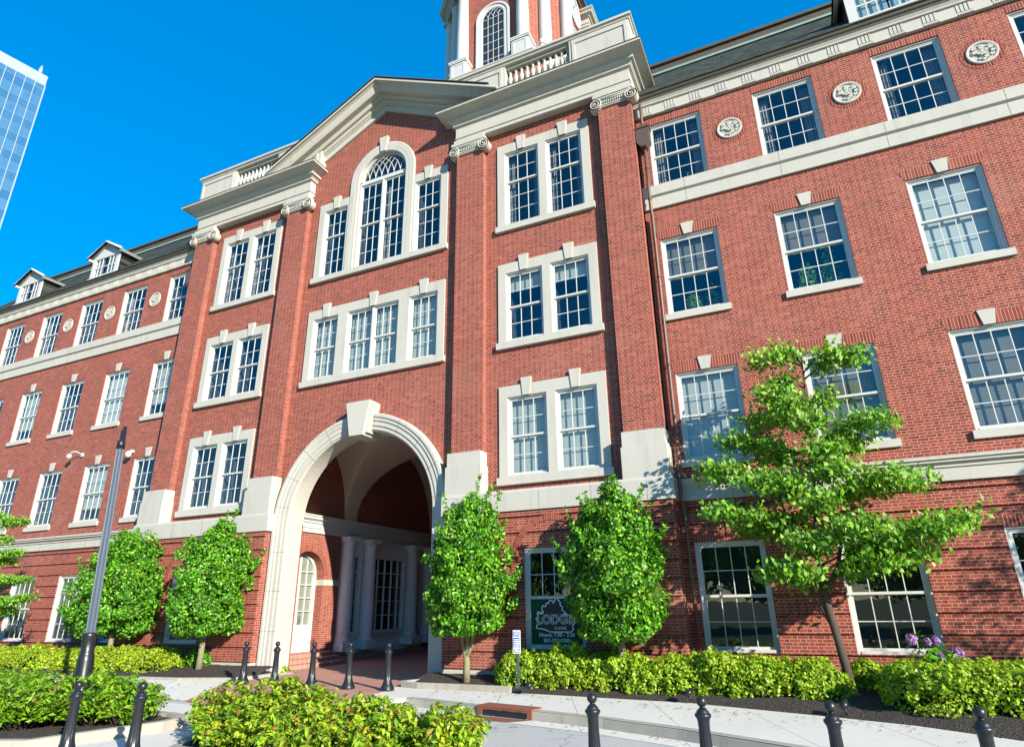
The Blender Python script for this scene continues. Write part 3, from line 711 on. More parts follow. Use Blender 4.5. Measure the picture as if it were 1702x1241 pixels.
sweep(mb, [(1.001, 12.32), (1.001, AZ)] + arc(0, AZ, 1.001, 0, 180, 36)[1:-1] + [(-1.001, AZ), (-1.001, 12.32)], [(0, -.1), (0, .055), (-.03, .07), (-.14, .07), (-.16, .075), (-.35, .075), (-.38, .06), (-.38, 0)], FACE, smooth=False)
su = part('window_surround', mb, 'stone_w')
mb = MB(); mb.box(-2.775, 2.775, -.12, .02, 12.113, 12.311); part('sill', mb, 'stone_w', su)
mb = MB(); mb.prism([(-.10, AZ + 1.0), (.10, AZ + 1.0), (.18, 17.53), (-.18, 17.53)], -.12, .01)
for s in (-1, 1): mb.prism([(s * 1.955 - .10, 15.07), (s * 1.955 + .10, 15.07), (s * 1.955 + .155, 15.575), (s * 1.955 - .155, 15.575)], -.085, .01)
part('keystone', mb, 'stone_w', su)
for (a, b, c, d) in cen4[:2]: window((a + b) / 2, c, d, b - a, 0, cols=3, ru=2, rl=3, shade='none', lintel=False, cas=.055, rec=-.05)
for s in (-1, 1): window(s * .50, 12.36, 15.80, 1.0, 0, cols=3, ru=3, rl=3, shade='curtain' if s > 0 else 'none', lintel=False, cas=.05)
mb = MB()
sweep(mb, arc(0, AZ, .995, 0, 180, 32), [(0, -.16), (0, -.05), (.065, -.05), (.065, -.16)], FACE)
mb.box(-.99, .99, .05, .16, 15.802, 15.93)
for s in (-1, 1):                                   # interlaced tracery: arcs of the same sweep from both springings
    for i in range(1, 7):
        cxx = s * (-.87 + .25 * i) ; rr = .87
        ccx = -.93 + .2657 * i
        x0 = s * ccx; cen = x0 + s * .93
        pts = []
        for j in range(25):
            a = math.pi - math.pi * j / 24 * .75
            px_, pz_ = cen + s * .93 * math.cos(a), AZ + .03 + .93 * math.sin(a)
            if px_ ** 2 + (pz_ - AZ) ** 2 < .945 ** 2: pts.append((px_, .085, pz_))
        if len(pts) > 1: mb.tube(pts, .012, 5)
fw = part('fan_window', mb, 'white')
mb = MB(); mb.add([(x, .11, z) for x, z in arc(0, AZ + .02, .95, 0, 180, 24)], [tuple(range(25))]); part('glass', mb, 'glass', fw)
mb = MB(); mb.box(-1.0, 1.0, .5, .52, 15.6, 16.95); part('room_recess', mb, 'unlit_room_paint', fw)

# ---- entablatures over the side bays
ENT = [(-.23, 15.95), (.025, 15.95), (.025, 16.075), (.055, 16.09), (.055, 16.125), (.04, 16.13), (.04, 16.52), (.07, 16.53), (.09, 16.555), (.12, 16.56), (.12, 16.62), (.20, 16.70), (.25, 16.705), (.25, 16.80), (.36, 16.87),
       (.45, 16.90), (.48, 16.915), (.53, 16.92), (.555, 16.93), (.555, 17.0), (.0, 17.06)]
for s in (-1, 1):
    pth = [(s * PX4, .0), (s * PX4, -PD), (s * PX1, -PD), (s * PX1, 6.0)]
    if s > 0: prof = [(-h, z) for h, z in ENT]
    else: prof = list(ENT)
    mb = MB(); sweep(mb, pth, prof, PLAN, caps=True); en = part('entablature', mb, 'stone_w')
    mb = MB(); mb.quad((s * 3.1, 0, 16.0), (s * 9.1, 0, 16.0), (s * 9.1, .02, 16.0), (s * 3.1, .02, 16.0))
    # lead covering on top
    mb = MB(); sweep(mb, pth, [(-.57 if s > 0 else .57, 17.002), (-.57 if s > 0 else .57, 17.03), (-.1 if s > 0 else .1, 17.075)], PLAN, caps=False); part('lead_flashing', mb, 'copper', en)

# ---- balustraded parapets
BALP = [(.075, 0), (.075, .05), (.045, .07), (.04, .10), (.07, .17), (.098, .27), (.08, .38), (.045, .48), (.038, .58), (.058, .61), (.038, .63), (.045, .66), (.075, .69), (.075, .722)]
def bal_mesh():
    mb = MB(); mb.lathe(BALP, (0, 0, 0), 12); return mesh_of(mb, 'baluster', 'stone_w')
balm = bal_mesh()
for s in (-1, 1):
    mb = MB(); yf = -.30
    def bx(a, b, y0, y1, z0, z1):
        q = sorted((s * a, s * b)); mb.box(q[0], q[1], y0, y1, z0, z1)
    bx(2.75, 5.0, yf, yf + .42, 17.30, 18.44); bx(7.28, 9.24, yf, yf + .42, 17.30, 18.44)
    bx(2.75, 9.30, yf - .05, yf + .47, 17.05, 17.298)
    # raised frames round the two panels
    for a, b in ((2.9, 4.9), (7.38, 9.18)):
        bx(a, b, yf - .03, yf - .001, 18.24, 18.40); bx(a, b, yf - .03, yf - .001, 17.32, 17.44); bx(a, a + .1, yf - .03, yf - .001, 17.44, 18.24); bx(b - .1, b, yf - .03, yf - .001, 17.44, 18.24)
    bx(5.0, 7.28, yf + .02, yf + .40, 17.30, 17.56); bx(5.0, 7.28, yf + .08, yf + .34, 17.561, 17.62); bx(5.0, 7.28, yf + .08, yf + .34, 18.34, 18.44)
    bx(8.82, 9.24, .122, 6.0, 17.30, 18.44); bx(8.78, 9.29, .172, 6.0, 17.05, 17.298)
    bx(9.242, 9.27, .3, 5.6, 18.24, 18.40); bx(9.242, 9.27, .3, 5.6, 17.32, 17.44)
    pth = [(s * 2.70, yf), (s * 9.24, yf), (s * 9.24, 6.0)]
    cp_ = [(.42, 18.442), (-.03, 18.442), (-.05, 18.50), (-.10, 18.53), (-.10, 18.62), (.42, 18.66)]
    sweep(mb, pth, [(h if s > 0 else -h, z) for h, z in cp_], PLAN)
    bp = part('parapet', mb, 'stone_w')
    for i in range(11): link('baluster', balm, bp, (s * (5.11 + i * 2.06 / 10), yf + .21, 17.62))

# ---- pediment
mb = MB()
RK = [(0, -.1), (0, .10), (.22, .10), (.22, .14), (.26, .16), (.26, .20), (.31, .24), (.36, .24), (.36, .34), (.44, .40), (.47, .40), (.47, .60), (.55, .66), (.66, .72), (.70, .80), (.70, .87), (.78, .87), (.80, .85), (.83, -.1)]
EX = 4.62
sweep(mb, [(EX, GB - .508 * EX), (0, GB), (-EX, GB - .508 * EX)], [(-h, c) for h, c in RK], FACE); pdm = part('pediment', mb, 'stone_w')
mb = MB(); zt = .83 / math.cos(math.atan(.508)) + .012
for s in (-1, 1):
    a, b = (s * (EX + .05), GB + zt - .508 * (EX + .05)), (0, GB + zt)
    mb.add([(a[0], -.905, a[1]), (0, -.905, b[1]), (0, 8, b[1]), (a[0], 8, a[1]), (a[0], -.905, a[1] - .035), (0, -.905, b[1] - .035)], [(0, 1, 2, 3), (0, 4, 5, 1)])
part('gable_roof', mb, 'copper', pdm)

# ---- downpipes in the corner with the wings
for s in (1, -1):
    mb = MB(); x = s * 9.26
    mb.prism([(x - .19, 14.3), (x + .19, 14.3), (x + .19, 13.85), (x + .08, 13.68), (x - .08, 13.68), (x - .19, 13.85)], -.14, .15)
    mb.box(x - .215, x + .215, -.165, .15, 14.302, 14.36)
    mb.tube([(x, .02, 15.3), (x, .02, 14.3)], .04, 8)
    mb.tube([(x, .06, 13.7), (x, .06, 12.6), (x, -.02, 12.45), (x, -.02, 11.6), (x, .08, 11.4), (x, .08, 4.6), (x, -.17, 4.15), (x, -.17, 3.6), (x + s * .03, -.10, 3.3), (x + s * .03, -.10, -.1)], .045, 10)
    for z in (13.0, 11.9, 9.5, 7.0, 5.2, 2.0): mb.lathe([(.058, 0), (.058, .06)], (x, .06 if z > 12.5 else (-.02 if z > 11.5 else (.08 if z > 4.6 else -.1)), z), 10)
    part('downpipe', mb, 'copper_pipe')

# ================================================================ THE PORTAL
mb = MB()
AS = [(0, -.50), (0, .10), (.03, .13), (.05, .13), (.05, .16), (.17, .16), (.17, .19), (.30, .19), (.32, .22), (.40, .22), (.43, .25), (.51, .25), (.54, .22), (.54, -.02)]
pth = [(2.55, -.32), (2.55, 3.85)] + arc(0, 3.85, 2.55, 0, 180, 48)[1:-1] + [(-2.55, 3.85), (-2.55, -.32)]
sweep(mb, pth, [(-h, c) for h, c in AS], FACE)
for a in [-1] + list(range(8, 180, 18)) + [181]:
    e = (math.cos(R(min(max(a, 0), 180))), math.sin(R(min(max(a, 0), 180)))); w = .005; n_ = (-e[1], e[0])
    for zz in ([3.0, 1.9, .8] if a in (-1, 181) else [None]):
        prf = [(h, c + .0022) for h, c in AS[1:-1]]
        def pt(h, c, o):
            return (e[0] * (2.55 + h) + n_[0] * o, -c, (3.85 if zz is None else zz) + e[1] * (2.55 + h) + n_[1] * o) if zz is None else (e[0] * (2.55 + h), -c, zz + o)
        vs = [pt(h, c, o) for h, c in prf for o in (-w, w)]
        mb.add(vs, [(2 * i, 2 * i + 1, 2 * i + 3, 2 * i + 2) for i in range(len(prf) - 1)], 1)
ars = part('portal_arch', mb, ['stone', 'joint'])
mb = MB()
mb.prism([(-.24, 6.22), (.24, 6.22), (.44, 7.28), (-.44, 7.28)], -.44, .40)
mb.prism([(-.34, 6.30), (.34, 6.30), (.52, 7.22), (-.52, 7.22)], -.33, .38)
part('keystone', mb, 'stone', ars)

XL = 3.70; SPR = 4.44; VY0, VY1 = .46, 12.9
def zb_(x): return SPR + 2.85 * math.sqrt(max(0, 1 - (x / XL) ** 2))
def zc_(y):
    best = SPR
    for yc in (1.26, 7.17, 13.08):
        q = 1 - ((y - yc) / 2.60) ** 2
        if q > 0: best = max(best, SPR + 3.22 * math.sqrt(q))
    return best
def cosp(a, b, n): return [a + (b - a) * (1 - math.cos(math.pi * i / n)) / 2 for i in range(n + 1)]
xs = cosp(-XL, XL, 44); ys = sorted(set([VY0 + (VY1 - VY0) * i / 150 for i in range(151)] + [3.86, 4.57, 9.77, 10.48]))
mb = MB(); vs = [(x, y, max(zb_(x), zc_(y))) for y in ys for x in xs]; nx = len(xs)
mb.add(vs, [(j * nx + i, j * nx + i + 1, (j + 1) * nx + i + 1, (j + 1) * nx + i) for j in range(len(ys) - 1) for i in range(nx - 1)], 0, True)
part('groin_vault', mb, 'plaster')
mb = MB()
for s in (-1, 1):                                    # lunette walls above the springing, brick piers below
    x = s * (XL + .001)
    for a, b in zip(ys, ys[1:]): mb.quad((x, a, SPR - .1), (x, b, SPR - .1), (x, b, zc_(b)), (x, a, zc_(a)))
DY, DR, DZ = 2.18, .80, 2.43
x = -XL
for (ya, yb) in ((VY0, DY - DR), (DY + DR, 3.80)):
    mb.quad((x, ya, -.4), (x, yb, -.4), (x, yb, 3.95), (x, ya, 3.95))
n = 24
for i in range(n):
    a0, a1 = math.pi - math.pi * i / n, math.pi - math.pi * (i + 1) / n
    p, q = (DY + DR * math.cos(a0), DZ + DR * math.sin(a0)), (DY + DR * math.cos(a1), DZ + DR * math.sin(a1))
    mb.quad((x, p[0], p[1]), (x, q[0], q[1]), (x, q[0], 3.95), (x, p[0], 3.95)); mb.quad((x, p[0], p[1]), (x - .45, p[0], p[1]), (x - .45, q[0], q[1]), (x, q[0], q[1]))
for yy in (DY - DR, DY + DR): mb.quad((x, yy, -.2), (x - .45, yy, -.2), (x - .45, yy, DZ), (x, yy, DZ))
mb.quad((x, 3.80, -.4), (x - .35, 3.80, -.4), (x - .35, 3.80, 3.95), (x, 3.80, 3.95))
mb.quad((XL, VY0, -.4), (XL, VY1, -.4), (XL, VY1, 4.45), (XL, VY0, 4.45))
mb.quad((-XL - .4, VY1, -.4), (XL, VY1, -.4), (XL, VY1, 7.8), (-XL - .4, VY1, 7.8))  # added end wall, closes the through passage to keep light out
mb.quad((x, 9.6, -.4), (x, VY1, -.4), (x, VY1, 3.95), (x, 9.6, 3.95))
for s in (-1, 1): mb.quad((s * 2.5, .47, -.4), (s * 3.9, .47, -.4), (s * 3.9, .47, 3.86), (s * 2.5, .47, 3.86)); mb.quad((s * 2.57, .47, 3.86), (s * 3.9, .47, 3.86), (s * 3.9, .47, 7.9), (s * 2.57, .47, 7.9))
for (xa, za), (xb, zb2) in zip(arc(0, 3.85, 2.57, 180, 0, 28), arc(0, 3.85, 2.57, 180, 0, 28)[1:]): mb.quad((xa, .47, za), (xb, .47, zb2), (xb, .47, 7.9), (xa, .47, 7.9))
part('passage_wall', mb, 'brick')
mb = MB(); nn = 26; uvs = []; dist = 0
for i in range(nn):
    a0, a1 = math.pi * i / nn, math.pi * (i + 1) / nn; xx = -XL + .015
    P4 = [(xx, DY + r_ * math.cos(a), DZ + r_ * math.sin(a)) for a, r_ in ((a0, DR), (a1, DR), (a1, DR + .2), (a0, DR + .2))]
    mb.quad(*P4); L = (DR + .1) * math.pi / nn; uvs += [(dist, 0), (dist + L, 0), (dist + L, .2), (dist, .2)]; dist += L
o = part('brick_arch', mb, 'radial'); uvl = o.data.uv_layers.new(name='UVMap')
for i, l in enumerate(uvl.data): l.uv = uvs[i]
# impost cornice along both walls
for s in (-1, 1):
    mb = MB(); prof = [(-.02, 3.84), (.06, 3.84), (.06, 3.98), (.09, 3.99), (.09, 4.14), (.13, 4.17), (.13, 4.22), (.22, 4.29), (.22, 4.36), (.26, 4.38), (.26, 4.42), (-.02, 4.45)]
    sweep(mb, [(s * XL, VY0), (s * XL, VY1)], [(h * (1 if s > 0 else -1), z) for h, z in prof], PLAN); part('cornice', mb, 'white')
mb = MB(); mb.box(-XL - .40, -XL + .03, DY + DR - .015, 3.82, 2.14, 2.33); part('impost', mb, 'stone_w')
mb = MB(); mb.box(-XL - .02, -XL + .04, DY + DR, 3.84, -.3, .06); part('pier_base', mb, 'stone')
# door
mb = MB(); xd = -XL - .36; d0, d1 = DY - DR, DY + DR
dpts = [(d0, .06)] + [(DY - DR * math.cos(math.pi * i / 16), DZ + DR * math.sin(math.pi * i / 16)) for i in range(17)] + [(d1, .06)]
mb.add([(xd - .03, y, z) for y, z in dpts], [tuple(range(len(dpts)))], 1)
def bxx(ya, yb, za, zb, t0=-.03, t1=.05): mb.box(xd + t0, xd + t1, ya, yb, za, zb)
bxx(d0, d0 + .13, .06, DZ); bxx(d1 - .13, d1, .06, DZ); bxx(d0 + .13, d1 - .13, .06, .9); bxx(DY - .05, DY + .05, .9, 3.15, -.03, .045)
for i in range(1, 5): bxx(d0 + .13, d1 - .13, .9 + i * .42 - .015, .9 + i * .42 + .015, -.025, .03)
for yy in (DY - .36, DY + .36): bxx(yy - .014, yy + .014, .9, 3.0, -.022, .027)
for i in range(16):
    a0, a1 = math.pi * i / 16, math.pi * (i + 1) / 16
    P4 = [(DY + r_ * math.cos(a), DZ + r_ * math.sin(a)) for a, r_ in ((a0, DR - .1), (a1, DR - .1), (a1, DR), (a0, DR))]
    mb.add([(xd + .05, y, z) for y, z in P4] + [(xd - .03, y, z) for y, z in P4[:2]], [(0, 1, 2, 3), (0, 4, 5, 1)])
dr = part('door', mb, ['white', 'door_glass'])
mb = MB(); mb.tube([(xd + .06, DY + .12, .95), (xd + .11, DY + .12, .98), (xd + .11, DY + .12, 1.15), (xd + .06, DY + .12, 1.18)], .012, 6); part('handle', mb, 'metal_black', dr)
mb = MB()
for i in range(3): mb.box(-XL + .05, -XL + 1.0 - i * .30, .48, 3.3, -.30 + i * .12 + .002, -.30 + (i + 1) * .12)
mb.box(-XL - .46, -XL + .05, d0, d1, -.2, .058)
part('steps', mb, 'pavers')
mb = MB(); mb.box(-XL - .4, -XL + .48, 3.301, 12.8, -.34, -.14); part('steps', mb, 'pavers')
# colonnade and tall windows further in
mb = MB(); xw = -XL - .16
mb.quad((xw - .001, 3.8, -.4), (xw - .001, 9.6, -.4), (xw - .001, 9.6, .48), (xw - .001, 3.8, .48)); mb.quad((xw, 3.8, 3.32), (xw, 9.6, 3.32), (xw, 9.6, 3.86), (xw, 3.8, 3.86))
for a, b in ((3.8, 4.5), (5.2, 5.9), (8.15, 8.9), (9.5, 9.6)): mb.quad((xw, a, .48), (xw, b, .48), (xw, b, 3.32), (xw, a, 3.32))
mb.box(xw, xw + .09, 3.82, 9.58, -.14, .06); mb.box(xw, xw + .06, 3.82, 9.58, .38, .46)
part('panelled_wall', mb, 'white_in')
for a, b, c in ((4.5, 5.2, 2), (5.9, 8.15, 5), (8.9, 9.5, 2)):
    mb = MB()
    def f2(ya, yb, za, zb, t0=-.1, t1=.05): mb.box(xw + t0, xw + t1, ya, yb, za, zb)
    f2(a, a + .12, .48, 3.32, -.1, .07); f2(b - .12, b, .48, 3.32, -.1, .07); f2(a + .12, b - .12, 3.2, 3.32, -.1, .07); f2(a + .12, b - .12, .48, .60, -.1, .12)
    for i in range(1, c): y = a + (b - a) * i / c; f2(y - .02, y + .02, .6, 3.2, -.08, -.01)
    for i in range(1, 5): z = .60 + 2.6 * i / 5; f2(a + .12, b - .12, z - .014, z + .014, -.075, -.015)
    w_ = part('window', mb, 'white_in')
    mb = MB(); mb.quad((xw - .06, a + .05, .55), (xw - .06, b - .05, .55), (xw - .06, b - .05, 3.25), (xw - .06, a + .05, 3.25)); part('glass', mb, 'glass', w_)
    mb = MB(); mb.box(xw - .6, xw - .58, a, b, .5, 3.3); part('room_recess', mb, 'unlit_room_paint', w_)
def col_mesh():
    mb = MB(); mb.box(-.33, .33, -.33, .33, 0, .22); mb.box(-.30, .30, -.30, .30, .22, .30)
    mb.lathe([(.29, .30), (.30, .34), (.29, .38), (.25, .40), (.255, .44), (.245, .47), (.255, .5), (.255, 1.4), (.22, 3.46), (.24, 3.48), (.24, 3.52), (.22, 3.55), (.225, 3.64), (.29, 3.70)], (0, 0, 0), 24)
    mb.box(-.31, .31, -.31, .31, 3.701, 3.838); return mesh_of(mb, 'column', 'white_in')
cm = col_mesh()
for y in (4.10, 5.42, 8.36, 9.55): link('column', cm, bld, (-XL + .08, y, -.0))

# ================================================================ THE CLOCK TOWER
YC = 12.92; DX, DYT, CH = 3.66, 3.90, 1.70
def octo(dx, dy, c): return [(-dx + c, -dy), (dx - c, -dy), (dx, -dy + c), (dx, dy - c), (dx - c, dy), (-dx + c, dy), (-dx, dy - c), (-dx, -dy + c)]
mb = MB(); oc = octo(DX, DYT, CH)
mb2 = []
for i in range(8):
    a, b = oc[i], oc[(i + 1) % 8]; mb.quad((a[0], YC + a[1], 28.5), (b[0], YC + b[1], 28.5), (b[0], YC + b[1], 38.5), (a[0], YC + a[1], 38.5))
mb.add([(x, YC + y, 38.5) for x, y in oc], [tuple(range(8))])
obb = octo(DX + .52, DYT + .52, 1.6)
for i in range(8):
    a, b = obb[i], obb[(i + 1) % 8]; mb.quad((a[0], YC + a[1], 16.9), (b[0], YC + b[1], 16.9), (b[0], YC + b[1], 28.4), (a[0], YC + a[1], 28.4))
tow = part('clock_tower', mb, 'brick')
mb = MB(); ob = octo(DX + .53, DYT + .53, 1.6)
def closed_sweep(mb, pts, prof):
    n = len(pts)
    for i in range(n):
        pass
    k = len(prof); vs = []
    for i in range(n):
        p = Vector(pts[i]); d0 = (p - Vector(pts[i - 1])).normalized(); d1 = (Vector(pts[(i + 1) % n]) - p).normalized()
        n0, n1 = Vector((d0.y, -d0.x)), Vector((d1.y, -d1.x)); q = n0 + n1; q = q / (q.length_squared / 2)
        for h, z in prof: w = p + q * h; vs.append((w.x, YC + w.y, z))
    mb.add(vs, [(i * k + j, ((i + 1) % n) * k + j, ((i + 1) % n) * k + j + 1, i * k + j + 1) for i in range(n) for j in range(k - 1)])
closed_sweep(mb, ob, [(0, 28.3), (.05, 28.32), (.05, 28.6), (.05, 28.65), (.05, 28.8), (.18, 28.98), (.22, 29.0), (.22, 29.10), (-.8, 29.2)]); part('tower_base', mb, 'stone_w', tow)
clus = []
CORN = [(DX, -DYT), (DX, DYT), (-DX, DYT), (-DX, -DYT)]
def corner_pt(k, p):                                   # a point given about the front right corner, turned to corner k
    c, s_ = round(math.cos(k * math.pi / 2)), round(math.sin(k * math.pi / 2)); x, y = p[0] - 3.62, p[1] + 3.62
    return (CORN[k][0] + c * x - s_ * y, YC + CORN[k][1] + s_ * x + c * y)
for k in range(4):
    for p in ((1.87, -3.80), (2.835, -2.835), (3.80, -1.87)): clus.append((corner_pt(k, p), abs(p[0] + p[1]) < .01))
def tcol():
    mb = MB(); mb.box(-.50, .50, -.50, .50, 0, 1.0); mb.box(-.56, .56, -.56, .56, 1.0, 1.1); mb.box(-.58, .58, -.58, .58, 1.1, 1.2); mb.box(-.53, .53, -.53, .53, -.1, .0)
    for q_ in (-.50, .50):
        sg = 1 if q_ > 0 else -1
        for (u0, u1, z0, z1) in ((-.42, .42, .86, .96), (-.42, .42, .06, .16), (-.42, -.32, .16, .86), (.32, .42, .16, .86)):
            mb.box(u0, u1, *sorted((q_ + sg * .001, q_ + sg * .02)), z0, z1); mb.box(*sorted((q_ + sg * .001, q_ + sg * .02)), u0, u1, z0, z1)
    mb.lathe([(.45, 1.2), (.46, 1.27), (.40, 1.33), (.37, 1.37), (.36, 1.45), (.36, 3.0), (.31, 6.9), (.34, 6.93), (.34, 6.98), (.31, 7.0), (.33, 7.12), (.40, 7.2)], (0, 0, 0), 24)
    mb.box(-.42, .42, -.42, .42, 7.201, 7.32); return mesh_of(mb, 'column', 'white')
tc = tcol()
for (x, y), dg_ in clus:
    o = link('column', tc, tow, (x, y, 29.1))
    if dg_: o.rotation_euler.z = R(45)
for k in range(4):                                     # entablature over each corner cluster
    c, s_ = round(math.cos(k * math.pi / 2)), round(math.sin(k * math.pi / 2))
    rot = lambda p: corner_pt(k, p)
    pth = [rot(p) for p in ((1.25, -3.5), (1.25, -4.16), (2.03, -4.16), (4.16, -2.03), (4.16, -1.25), (3.5, -1.25))]
    mb = MB(); sweep(mb, pth, [(.75, 36.42), (0, 36.42), (0, 36.62), (-.04, 36.63), (-.04, 36.72), (0, 36.73), (0, 37.05), (-.10, 37.10), (-.12, 37.18), (-.30, 37.25), (-.30, 37.36), (-.42, 37.48), (-.42, 37.56), (.75, 37.6)], PLAN)
    part('entablature', mb, 'stone_w', tow)
mb = MB(); closed_sweep(mb, octo(DX + .1, DYT + .1, CH), [(0, 38.2), (.0, 38.5), (.25, 38.65), (.25, 38.9), (-.4, 39.0), (-.6, 41.0), (-1.2, 42.2), (-3.0, 43.2)]); part('tower_roof', mb, 'copper', tow)
# arched windows and clocks on the four faces
for k in range(4):
    c, s_ = round(math.cos(k * math.pi / 2)), round(math.sin(k * math.pi / 2))
    D_ = DYT if k % 2 == 0 else DX
    T = lambda a, b, cc: (c * a - s_ * (-D_ - cc), YC + s_ * a + c * (-D_ - cc), b)
    mb = MB(); zsp = 33.35
    sweep(mb, [(.66, 29.3), (.66, zsp)] + arc(0, zsp, .66, 0, 180, 24)[1:-1] + [(-.66, zsp), (-.66, 29.3)], [(0, -.1), (0, .05), (-.06, .08), (-.24, .08), (-.28, .13), (-.40, .13), (-.42, .02)], T)
    fr = part('window', mb, 'white', tow)
    mb = MB()
    poly = [(.66, 29.3), (.66, zsp)] + arc(0, zsp, .66, 0, 180, 20)[1:-1] + [(-.66, zsp), (-.66, 29.3)]
    mb.add([T(a, b, .012) for a, b in poly], [tuple(range(len(poly)))], 1)
    def bar(a0, a1, b0, b1, o=.03): mb.add([T(a0, b0, o), T(a1, b0, o), T(a1, b1, o), T(a0, b1, o), T(a0, b0, .013), T(a1, b0, .013), T(a1, b1, .013), T(a0, b1, .013)], [(0, 1, 2, 3), (0, 3, 7, 4), (1, 5, 6, 2), (3, 2, 6, 7), (0, 4, 5, 1)], 0)
    for i in range(1, 4): x = -.66 + 1.32 * i / 4; bar(x - .016, x + .016, 29.3, zsp)
    for i in range(0, 7): z = zsp - i * .62; bar(-.66, .66, z - .017, z + .017, .028)
    for sd in (-1, 1):
        for i in (0, 1, 2, 3):
            x0 = sd * (-.66 + .33 * i); cen = x0 + sd * .66
            pts = [(cen + sd * .66 * math.cos(math.pi - math.pi * j / 24 * .7), zsp + .66 * math.sin(math.pi - math.pi * j / 24 * .7)) for j in range(25)]
            pts = [T(a, b, .03) for a, b in pts if a * a + (b - zsp) ** 2 < .655 ** 2]
            if len(pts) > 1: mb.tube(pts, .014, 5)
    part('sash', mb, ['white', 'letter_dark'], fr)
    mb = MB(); zc = 36.45; rr = 1.12
    disc = lambda r_, o, mi: mb.add([T(a, b, o) for a, b in arc(0, zc, r_, 0, 360, 40)[:-1]], [tuple(range(40))], mi)
    sweep(mb, arc(0, zc, rr, 0, 360, 40), [(-.10, 0), (-.10, .10), (0, .14), (.06, .10), (.06, .04)], T, caps=False)
    disc(rr, .05, 0)
    for i in range(12):
        a = i * math.pi / 6
        for dd in ((-.035, .035) if i % 3 else (-.06, 0, .06)):
            e = (math.cos(a), math.sin(a)); n_ = (-e[1], e[0])
            P4 = [(e[0] * r_ + n_[0] * (dd + w), zc + e[1] * r_ + n_[1] * (dd + w)) for r_, w in ((.72, -.016), (.95, -.016), (.95, .016), (.72, .016))]
            mb.add([T(a_, b_, .056) for a_, b_ in P4], [(0, 1, 2, 3)], 1)
    for ang, L, w, o in ((R(62), .80, .03, .066), (R(-35), .55, .045, .062)):
        e = (math.cos(ang), math.sin(ang)); n_ = (-e[1], e[0])
        P4 = [(e[0] * r_ + n_[0] * w_, zc + e[1] * r_ + n_[1] * w_) for r_, w_ in ((-.15, -w), (L * .8, -w), (L, 0), (L * .8, w), (-.15, w))]
        mb.add([T(a_, b_, o) for a_, b_ in P4], [(0, 1, 2, 3, 4)], 1)
    part('clock', mb, ['white', 'letter_dark'], tow)

# ---- café lettering on the green lower sash
def text_mesh(body, size, extrude=.002):
    cu = bpy.data.curves.new('lettering', 'FONT'); cu.body = body; cu.size = size; cu.extrude = extrude; cu.align_x = 'CENTER'; cu.align_y = 'BOTTOM'
    o = bpy.data.objects.new('lettering', cu); C.objects.link(o); dg = bpy.context.evaluated_depsgraph_get()
    me = bpy.data.meshes.new_from_object(o.evaluated_get(dg)); bpy.data.objects.remove(o); bpy.data.curves.remove(cu); return me
def text_into(mb, body, size, x, y, z, mat=0, sx=1.0, bold=0.0):
    me = text_mesh(body, size)
    for ox, oz in ([(0, 0)] if not bold else [(-bold, 0), (bold, 0), (0, -bold), (0, bold)]):
        mb.add([(x + (v.co.x) * sx + ox, y - v.co.z - (0 if not (ox or oz) else abs(ox) * .05), z + v.co.y + oz) for v in me.vertices], [tuple(p.vertices) for p in me.polygons], mat)
    bpy.data.meshes.remove(me)
hw = 1.47 / 2 - CAS
mb = MB(); zt_ = 1.16
for a, b, c, d in ((-hw, -hw + .03, 0.06, zt_), (hw - .03, hw, .06, zt_), (-hw + .03, hw - .03, .06, .10), (-hw + .03, hw - .03, zt_ - .035, zt_)): mb.box(a, b, .10, .14, c, d)
part('sash', mb, 'white', CAFE)
mb = MB(); mb.quad((-hw + .02, .125, .09), (hw - .02, .125, .09), (hw - .02, .125, zt_ - .02), (-hw + .02, .125, zt_ - .02)); part('sign_panel', mb, 'sign_green', CAFE)
mb = MB(); Y = .118
text_into(mb, '865-522-0300', .115, 0, Y, .125, 0, bold=.004); text_into(mb, 'Hours: 7:30 - 2:30', .12, 0, Y, .245, 0, bold=.004)
# scalloped outline of the badge: white border, dark inside
def badge(pts, grow, y, mat):
    cxm = sum(p[0] for p in pts) / len(pts); czm = sum(p[1] for p in pts) / len(pts); out = []
    n = len(pts)
    for i in range(n):
        a, b, c_ = Vector(pts[i - 1]), Vector(pts[i]), Vector(pts[(i + 1) % n])
        d = ((b - a).normalized() + (c_ - b).normalized()); d = d.normalized() if d.length > 1e-6 else Vector((1, 0)); nn_ = Vector((d.y, -d.x))
        out.append(b + nn_ * grow)
    mb.add([(p.x, y, p.y) for p in out], [tuple(range(n))], mat)
plate = [(-.50, .46), (-.30, .44), (-.16, .385), (.34, .385), (.40, .43), (.38, .52), (.44, .56), (.40, .66), (.26, .735), (.0, .74), (-.20, .74), (-.47, .76), (-.43, .69), (-.50, .66), (-.44, .57)]
badge(plate, .028, Y + .002, 0); badge(plate, .004, Y + .0005, 1)
tree = [(-.36, .75), (-.30, .80), (-.35, .86), (-.33, .93), (-.25, .91), (-.24, .98), (-.17, .99), (-.15, 1.05), (-.09, 1.04), (-.06, .98), (-.02, 1.04), (.02, 1.11), (.06, 1.05), (.11, 1.0), (.09, .95), (.16, .90), (.13, .85), (.22, .79), (.16, .745)]
badge(tree[::-1], .024, Y + .003, 0); badge(tree[::-1], .0, Y + .0015, 1)
text_into(mb, 'LODGE', .26, -.04, Y - .002, .50, 0, sx=1.05, bold=.012); text_into(mb, 'LODGE', .26, -.04, Y - .006, .50, 1, sx=1.05)
text_into(mb, 'CAFE', .085, .10, Y - .002, .405, 0, sx=1.5); text_into(mb, 'THE', .075, -.40, Y - .002, .745, 0, sx=1.2, bold=.004)
part('lettering', mb, ['letter', 'letter_dark'], CAFE)

